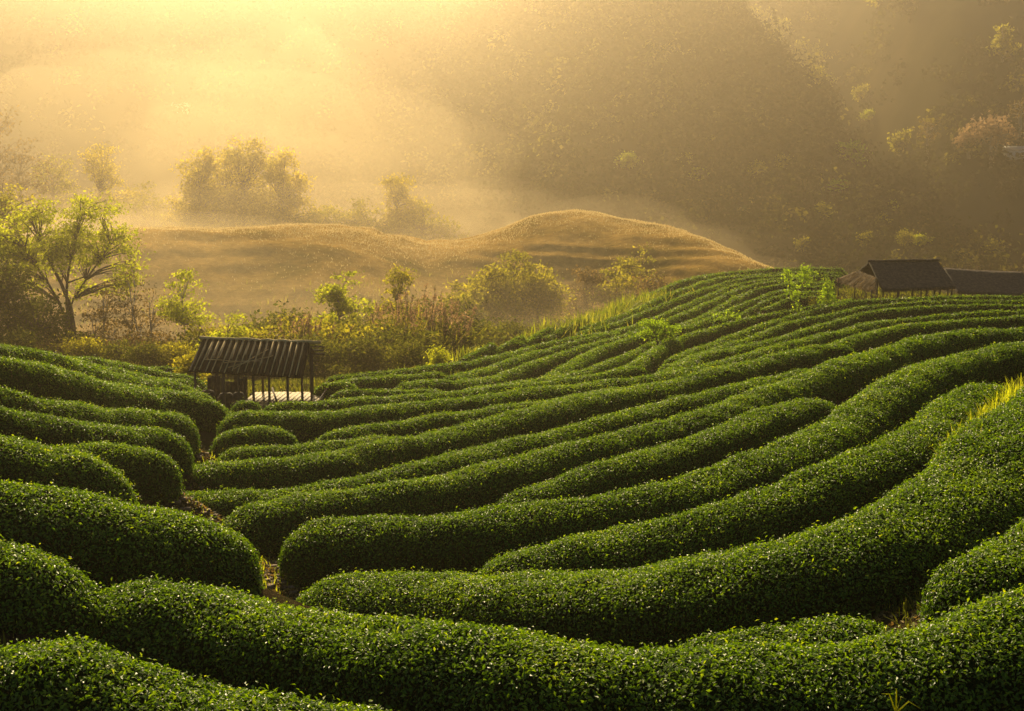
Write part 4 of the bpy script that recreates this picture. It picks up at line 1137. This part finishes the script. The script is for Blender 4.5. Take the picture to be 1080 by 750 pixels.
    pz = .34
    x0, x1 = E0[0] + (E1[0] - E0[0]) * .42, E1[0] + .30
    for k in range(16):                                     # sleeping platform of pale boards, tipped a little to the front
        x = x0 + (x1 - x0) * (k + .5) / 16
        db = MB(); db.bar([x - .06, E0[1] + .35, pz - .05], [x + .10, A[1] + .95, pz + .07 + r.normal(0, .006)], (x1 - x0) / 16 * .88, .02); db.build('platform_board', M_BOARD, root)
    for y, z in ((E0[1] + .40, pz - .09), (A[1] + .85, pz + .02)):
        rb = MB(); rb.tube([[x0 - .05, y, z], [x1 + .05, y, z]], .028, 6); rb.build('platform_beam', M_WOOD, root)
    nseg = 14                                               # low front sheet with a wavy top
    pb = MB(); V, Q = [], []
    for k in range(nseg * 3 + 1):
        x = x0 + (x1 - .36 - x0) * k / (nseg * 3); zt = pz - .02 + .03 * abs(math.sin(k * math.pi / 3))
        for y in (E0[1] + .28, E0[1] + .30):
            V += [(x, y, .02), (x, y, zt)]
    for k in range(nseg * 3):
        b = 4 * k
        Q += [(b, b + 4, b + 5, b + 1), (b + 2, b + 3, b + 7, b + 6), (b + 1, b + 5, b + 7, b + 3)]
    pb.add(V, Q); pb.build('front_sheet', M_BOARD, root)
    rb = MB(); rb.tube([[E0[0] + .5, E0[1] + .12, .16], [E1[0] + .02, E1[1] + .12, .18]], .022, 6); rb.build('rail', M_WOOD, root)
    bb = MB(); bb.tube([[E1[0] + .0, E1[1] + .25, -.1], [E1[0] + .42, A[1] + .5, .62]], [.022, .018], 6); bb.build('brace', M_WOOD, root)
    bb = MB(); bb.tube([[x0 + .75, A[1] + .3, pz + .30], [x0 + 1.1, E0[1] + .5, pz]], [.03, .03], 6); bb.build('brace', M_WOOD, root)
    wb = MB()                                               # woven back screen, made tall to darken the left end
    for k in range(9):
        x = E0[0] + .12 + k * .14
        wb.bar([x, A[1] + .9, -.1], [x + .02, A[1] + .9, .92 + r.normal(0, .06)], .135, .015)
    wb.build('back_screen', M_WOOD, root)
    return root, o, E0, E1, A
hut, hut_o, E0_, E1_, A_ = bamboo_hut()
def add_sack(x, y, h, w, label, seed, base=0.0):  # sacks enlarged to fill the left end with dark
    nu, nv = 16, 10
    a = np.linspace(0, 2 * math.pi, nu, endpoint=False)[None]; b = np.linspace(-1.45, 1.5, nv)[:, None]
    c = np.sign(np.cos(b)) * np.abs(np.cos(b)) ** .5
    P = np.stack([np.cos(a) * c * w, np.sin(a) * c * w * .8, (np.sin(b) * .5 + .5) * h + 0 * a], -1)
    P[..., :2] *= (1 + .13 * vnoise(P, .18, seed))[..., None]
    i = np.arange(nv - 1)[:, None] * nu; j = np.arange(nu)[None]; k = (j + 1) % nu
    Q = np.stack([i + j, i + k, i + nu + k, i + nu + j], -1).reshape(-1, 4)
    o = mesh_obj('sack', P.reshape(-1, 3), Q, M_SACK, smooth_faces=True, loc=hut_o + np.array([x, y, base]))
    tag(o, label, 'sack', 'sacks under the hut roof')
add_sack(E0_[0] + .40, .1, .72, .27, 'dark sack slumped under the left end of the bamboo hut', 1)
add_sack(E0_[0] + .92, .2, .62, .26, 'dark sack in the middle under the bamboo hut roof', 2)
add_sack(E0_[0] + 1.34, .05, .66, .22, 'dark sack beside the pale platform of the bamboo hut', 3)

# ------------------------------------------------------------------ thatched huts at the right
def thatch_slab(mb, p, q, q2, p2, th, fr, r, nfr, flen, sag=.0):
    """a thick slab between the ridge p-q and the eave p2-q2, with straw ends along the eave"""
    p, q, q2, p2 = (np.asarray(v, float) for v in (p, q, q2, p2))
    nn = unit(np.cross(q - p, p2 - p)); nn = nn if nn[2] > 0 else -nn
    nu, nv = 28, 12
    V = np.zeros((2, nv, nu, 3))
    for j in range(nv):
        f = j / (nv - 1)
        for i in range(nu):
            g = i / (nu - 1)
            c = (p * (1 - g) + q * g) * (1 - f) + (p2 * (1 - g) + q2 * g) * f
            c = c + np.array([0, 0, -sag * math.sin(math.pi * g) * (1 - f)])
            V[0, j, i] = c + nn * (th * .5 + r.normal(0, .012)); V[1, j, i] = c - nn * th * .5
    m = nu * nv
    Q = []
    for j in range(nv - 1):
        for i in range(nu - 1):
            a = j * nu + i
            Q.append((a, a + 1, a + nu + 1, a + nu)); Q.append((m + a, m + a + nu, m + a + nu + 1, m + a + 1))
    for i in range(nu - 1):
        Q.append((i, m + i, m + i + 1, i + 1)); a = (nv - 1) * nu + i; Q.append((a, a + 1, m + a + 1, m + a))
    for j in range(nv - 1):
        a = j * nu; Q.append((a, a + nu, m + a + nu, m + a)); a = j * nu + nu - 1; Q.append((a, m + a, m + a + nu, a + nu))
    mb.add(V.reshape(-1, 3), Q)
    d = unit(p2 - p)
    g = r.random((nfr, 1))
    c = p2 * (1 - g) + q2 * g + nn * r.uniform(-.5, .5, (nfr, 1)) * th - d * .08
    dd = unit(d + r.normal(0, .16, (nfr, 3)))
    w = unit(np.cross(dd, nn) + r.normal(0, .3, (nfr, 3))) * .018
    ln = flen * r.uniform(.4, 1.1, (nfr, 1))
    FV = np.stack([c - w, c + w, c + dd * ln + w * .3, c + dd * ln - w * .3], 1).reshape(-1, 3)
    fr.append(FV)

def thatched_hut():
    r = np.random.default_rng(31)
    A, B = at(917, 277, 76.2), at(989, 276, 77.2)
    F0, F1 = at(931, 307, 74.0), at(1008, 304, 75.0)
    K0, K1 = at(897, 293, 78.4), at(975, 293, 79.4)
    gz = float(z_ground(np.array([F0[0]]), np.array([75.5]))[0])
    o = np.array([(A[0] + B[0]) / 2, 76.0, gz])
    root = empty('thatched_hut', o, 'open thatched hut with steep brown roof and golden straw gable skirt', 'hut')
    A, B, F0, F1, K0, K1 = (v - o for v in (A, B, F0, F1, K0, K1))
    fr = []
    mb = MB(); thatch_slab(mb, A, B, F1, F0, .12, fr, r, 420, .22, .03)
    thatch_slab(mb, A + [0, .06, -.01], B + [0, .06, -.01], K1, K0, .12, fr, r, 200, .2, .03)
    roof = mb.build('roof', M_THATCH, root)
    for FV in fr:
        mesh_obj('eave_fringe', FV, np.arange(len(FV)).reshape(-1, 4), M_FRINGE, parent=roof, tint=np.repeat(r.random(len(FV) // 4) * .4, 4))
    rb = MB(); rb.tube([A + (B - A) * t + np.array([0, .02, .08 + r.normal(0, .01)]) for t in np.linspace(-.02, 1.02, 18)], .07, 7); rb.build('ridge_cap', M_THATCH, roof, smooth_faces=True)
    # skirt on the left gable
    G0 = A * .45 + F0 * .55; G1 = A * .45 + K0 * .55
    out = np.array([-.62, -.12, 0])
    S0 = F0 + np.array([-.10, -.04, -.05]); S1 = K0 + np.array([-.30, 0, -.10]) + out * .2
    fr2 = []
    sb = MB(); thatch_slab(sb, G0 + [-.03, 0, 0], G1 + [-.03, 0, 0], S1 + out * .5, S0 + out * .35, .10, fr2, r, 700, .34)
    sk = sb.build('gable_skirt', M_FRINGE, root, tint=r.random(sum(len(v) for v in sb.V)) * .5)
    n = 900                                                   # straw lying down the skirt
    g, h = r.random((n, 1)), r.random((n, 1))
    c = (G0 * (1 - g) + G1 * g) * (1 - h) + ((S0 + out * .35) * (1 - g) + (S1 + out * .5) * g) * h + np.array([-.03, -.02, .07])
    d = unit((S0 + S1) / 2 + out * .4 - (G0 + G1) / 2 + r.normal(0, .12, (n, 3))); w = unit(np.cross(d, np.array([0, 0, 1.])) + r.normal(0, .3, (n, 3))) * .016
    ln = r.uniform(.15, .4, (n, 1))
    FV2 = np.stack([c - w, c + w, c + d * ln + w * .2, c + d * ln - w * .2], 1).reshape(-1, 3)
    FV2 = np.vstack([FV2] + fr2)
    mesh_obj('straw', FV2, np.arange(len(FV2)).reshape(-1, 4), M_FRINGE, parent=sk, tint=np.repeat(np.clip(r.beta(3, 2, len(FV2) // 4), 0, 1), 4))
    for t, row in [(t, 'f') for t in (.02, .22, .42, .62, .80, .97)] + [(t, 'k') for t in (.05, .35, .65, .95)]:
        e = (F0 + (F1 - F0) * t) * .93 + A * .07 + (B - A) * t * .07 if row == 'f' else (K0 + (K1 - K0) * t) * .93 + A * .07 + (B - A) * t * .07
        pb = MB(); pb.tube([[e[0] + r.normal(0, .03), e[1], -.35], [e[0], e[1], e[2] + .02]], [.045, .04], 7); pb.build('post', M_WOOD, root, smooth_faces=True)
    for p in (G0 + out * .75 + (S0 - G0) * .8, G1 + out * .7 + (S1 - G1) * .8):
        pb = MB(); pb.tube([[p[0] - .02, p[1], -.35], [p[0], p[1], p[2]]], [.045, .04], 7); pb.build('post', M_WOOD, root, smooth_faces=True)
    bm_ = MB(); bm_.tube([F0 * .93 + A * .07, F1 * .93 + B * .07], .04, 6); bm_.build('eave_beam', M_WOOD, root)
    br = MB(); e = F0 + (F1 - F0) * .70; br.tube([[e[0] - .1, e[1] + .2, 0], [e[0] + .12, e[1] + .2, e[2]]], .035, 6); br.build('brace', M_WOOD, root)
    fl = MB(); fl.box(((F0[0] + F1[0]) / 2, (F0[1] + K0[1]) / 2, -.02), (F1[0] - F0[0], 3.0, .10)); fl.build('floor', M_SOIL, root)
    bn = MB(); bn.box((F0[0] + 1.1, F0[1] + .9, .2), (1.7, .5, .34)); bn.bar([F0[0] + .2, F0[1] + .65, .42], [F0[0] + 2.0, F0[1] + .65, .42], .08, .06); bn.build('bench', M_SACK, root)
    return root
thatched_hut()

def long_hut():
    r = np.random.default_rng(33)
    A, B = at(996, 283, 83), at(1077, 287, 84)
    F0, F1 = at(1010, 309, 80.5), at(1093, 313, 81.5)
    K0, K1 = A + np.array([0, 2.3, -1.25]), B + np.array([0, 2.3, -1.25])
    gz = float(z_ground(np.array([F0[0]]), np.array([82.]))[0])
    o = np.array([(A[0] + B[0]) / 2, 82.0, gz])
    root = empty('long_shed', o, 'long low thatched shed behind the thatched hut, cut by the right edge', 'shed')
    A, B, F0, F1, K0, K1 = (v - o for v in (A, B, F0, F1, K0, K1))
    fr = []
    mb = MB(); thatch_slab(mb, A, B, F1, F0, .12, fr, r, 400, .2, .05)
    thatch_slab(mb, A + [0, .06, -.01], B + [0, .06, -.01], K1, K0, .12, fr, r, 150, .2, .05)
    roof = mb.build('roof', M_THATCH, root)
    for FV in fr:
        mesh_obj('eave_fringe', FV, np.arange(len(FV)).reshape(-1, 4), M_FRINGE, parent=roof, tint=np.repeat(r.random(len(FV) // 4) * .4, 4))
    for t in (.03, .2, .38, .56, .74, .95):
        for a, b in ((F0, F1), (K0, K1)):
            e = (a + (b - a) * t) * .94 + (A + (B - A) * t) * .06
            pb = MB(); pb.tube([[e[0], e[1], -.35], [e[0], e[1], e[2] + .02]], .04, 6); pb.build('post', M_WOOD, root, smooth_faces=True)
    fl = MB(); fl.box(((F0[0] + F1[0]) / 2, (F0[1] + K0[1]) / 2, -.02), (F1[0] - F0[0], 3.4, .10)); fl.build('floor', M_SOIL, root)
long_hut()

# ------------------------------------------------------------------ small far buildings and scraps
M_WHITE = noise_mat('whitewash', 2, [(.3, (.55, .53, .48)), (.7, (.72, .70, .65))])
M_TIN = noise_mat('tin_roof', 2, [(.3, (.35, .34, .32)), (.7, (.5, .48, .45))], rough=.5)
def small_house(name, px, py, wpx, label, cat):
    p = mount_hit(px, py)
    k = p[1] / F
    w = wpx * k; d = w * .6; h = w * .30
    root = empty(name, p, label, cat)
    mb = MB(); mb.box((0, 0, h / 2 - .4), (w * .9, d * .9, h + .8)); wall = mb.build('wall', M_WHITE, root)
    rb = MB(); rb.add([(-w/2, -d/2, h), (w/2, -d/2, h), (w/2, 0, h * 1.6), (-w/2, 0, h * 1.6), (-w/2, d/2, h), (w/2, d/2, h)] + [(-w/2, -d/2, h + .15), (w/2, -d/2, h + .15), (w/2, 0, h * 1.6 + .15), (-w/2, 0, h * 1.6 + .15), (-w/2, d/2, h + .15), (w/2, d/2, h + .15)],
        [(0, 3, 2, 1), (3, 4, 5, 2), (6, 7, 8, 9), (9, 8, 11, 10), (0, 1, 7, 6), (4, 10, 11, 5), (0, 6, 9, 3), (3, 9, 10, 4), (1, 2, 8, 7), (2, 5, 11, 8)])
    rb.build('roof', M_TIN, root)
    for sx in (-.28, .28):
        wb = MB(); wb.box((sx * w, -d * .45 - .03, h * .5), (w * .14, .08, h * .4)); wb.build('window', M_SACK, root)
    db = MB(); db.box((0, -d * .45 - .03, h * .36), (w * .12, .08, h * .72)); db.build('door', M_WOOD, root)
small_house('white_shed', 191, 118, 18, 'tiny pale shed in the golden haze, upper left', 'shed')
small_house('hillside_house', 1070, 166, 22, 'small pale house on the dark right slope at the right edge', 'house')

def scrap():
    r = np.random.default_rng(3)
    p = at(982, 389, 30.2) + np.array([0, -.35, .0])
    k = 7
    g = np.linspace(-.5, .5, k)
    X, Y = np.meshgrid(g, g)
    Z = r.normal(0, .05, X.shape)
    V = np.stack([X * .24, Y * .16, Z * .6 + .05], -1).reshape(-1, 3)
    V2 = V - np.array([0, 0, .006])
    i = np.arange(k - 1)[:, None] * k + np.arange(k - 1)[None]
    Q = np.stack([i, i + 1, i + k + 1, i + k], -1).reshape(-1, 4)
    o = mesh_obj('plastic_scrap', np.vstack([V, V2]), np.vstack([Q, Q[:, ::-1] + k * k]), M_WHITE, loc=p)
    tag(o, 'small crumpled pale scrap lying on a tea hedge at the right', 'scrap')
scrap()
def long_blades():
    r = np.random.default_rng(41)
    mb = MB()
    p = at(945, 752, 9.6)
    for dx, h in ((-.12, .16), (.05, .12), (.16, .05), (-.02, .2)):
        e = p + np.array([dx, -.05, h])
        mb.tube([p, (p + e) / 2 + np.array([0, 0, .07]), e], [.006, .005, .002], 4)
    o = mb.build('grass_tuft', M_L_LIME, tint=np.full(sum(len(v) for v in mb.V), .7))
    tag(o, 'bent bright grass tuft sticking out at the bottom right edge', 'grass tuft')
long_blades()
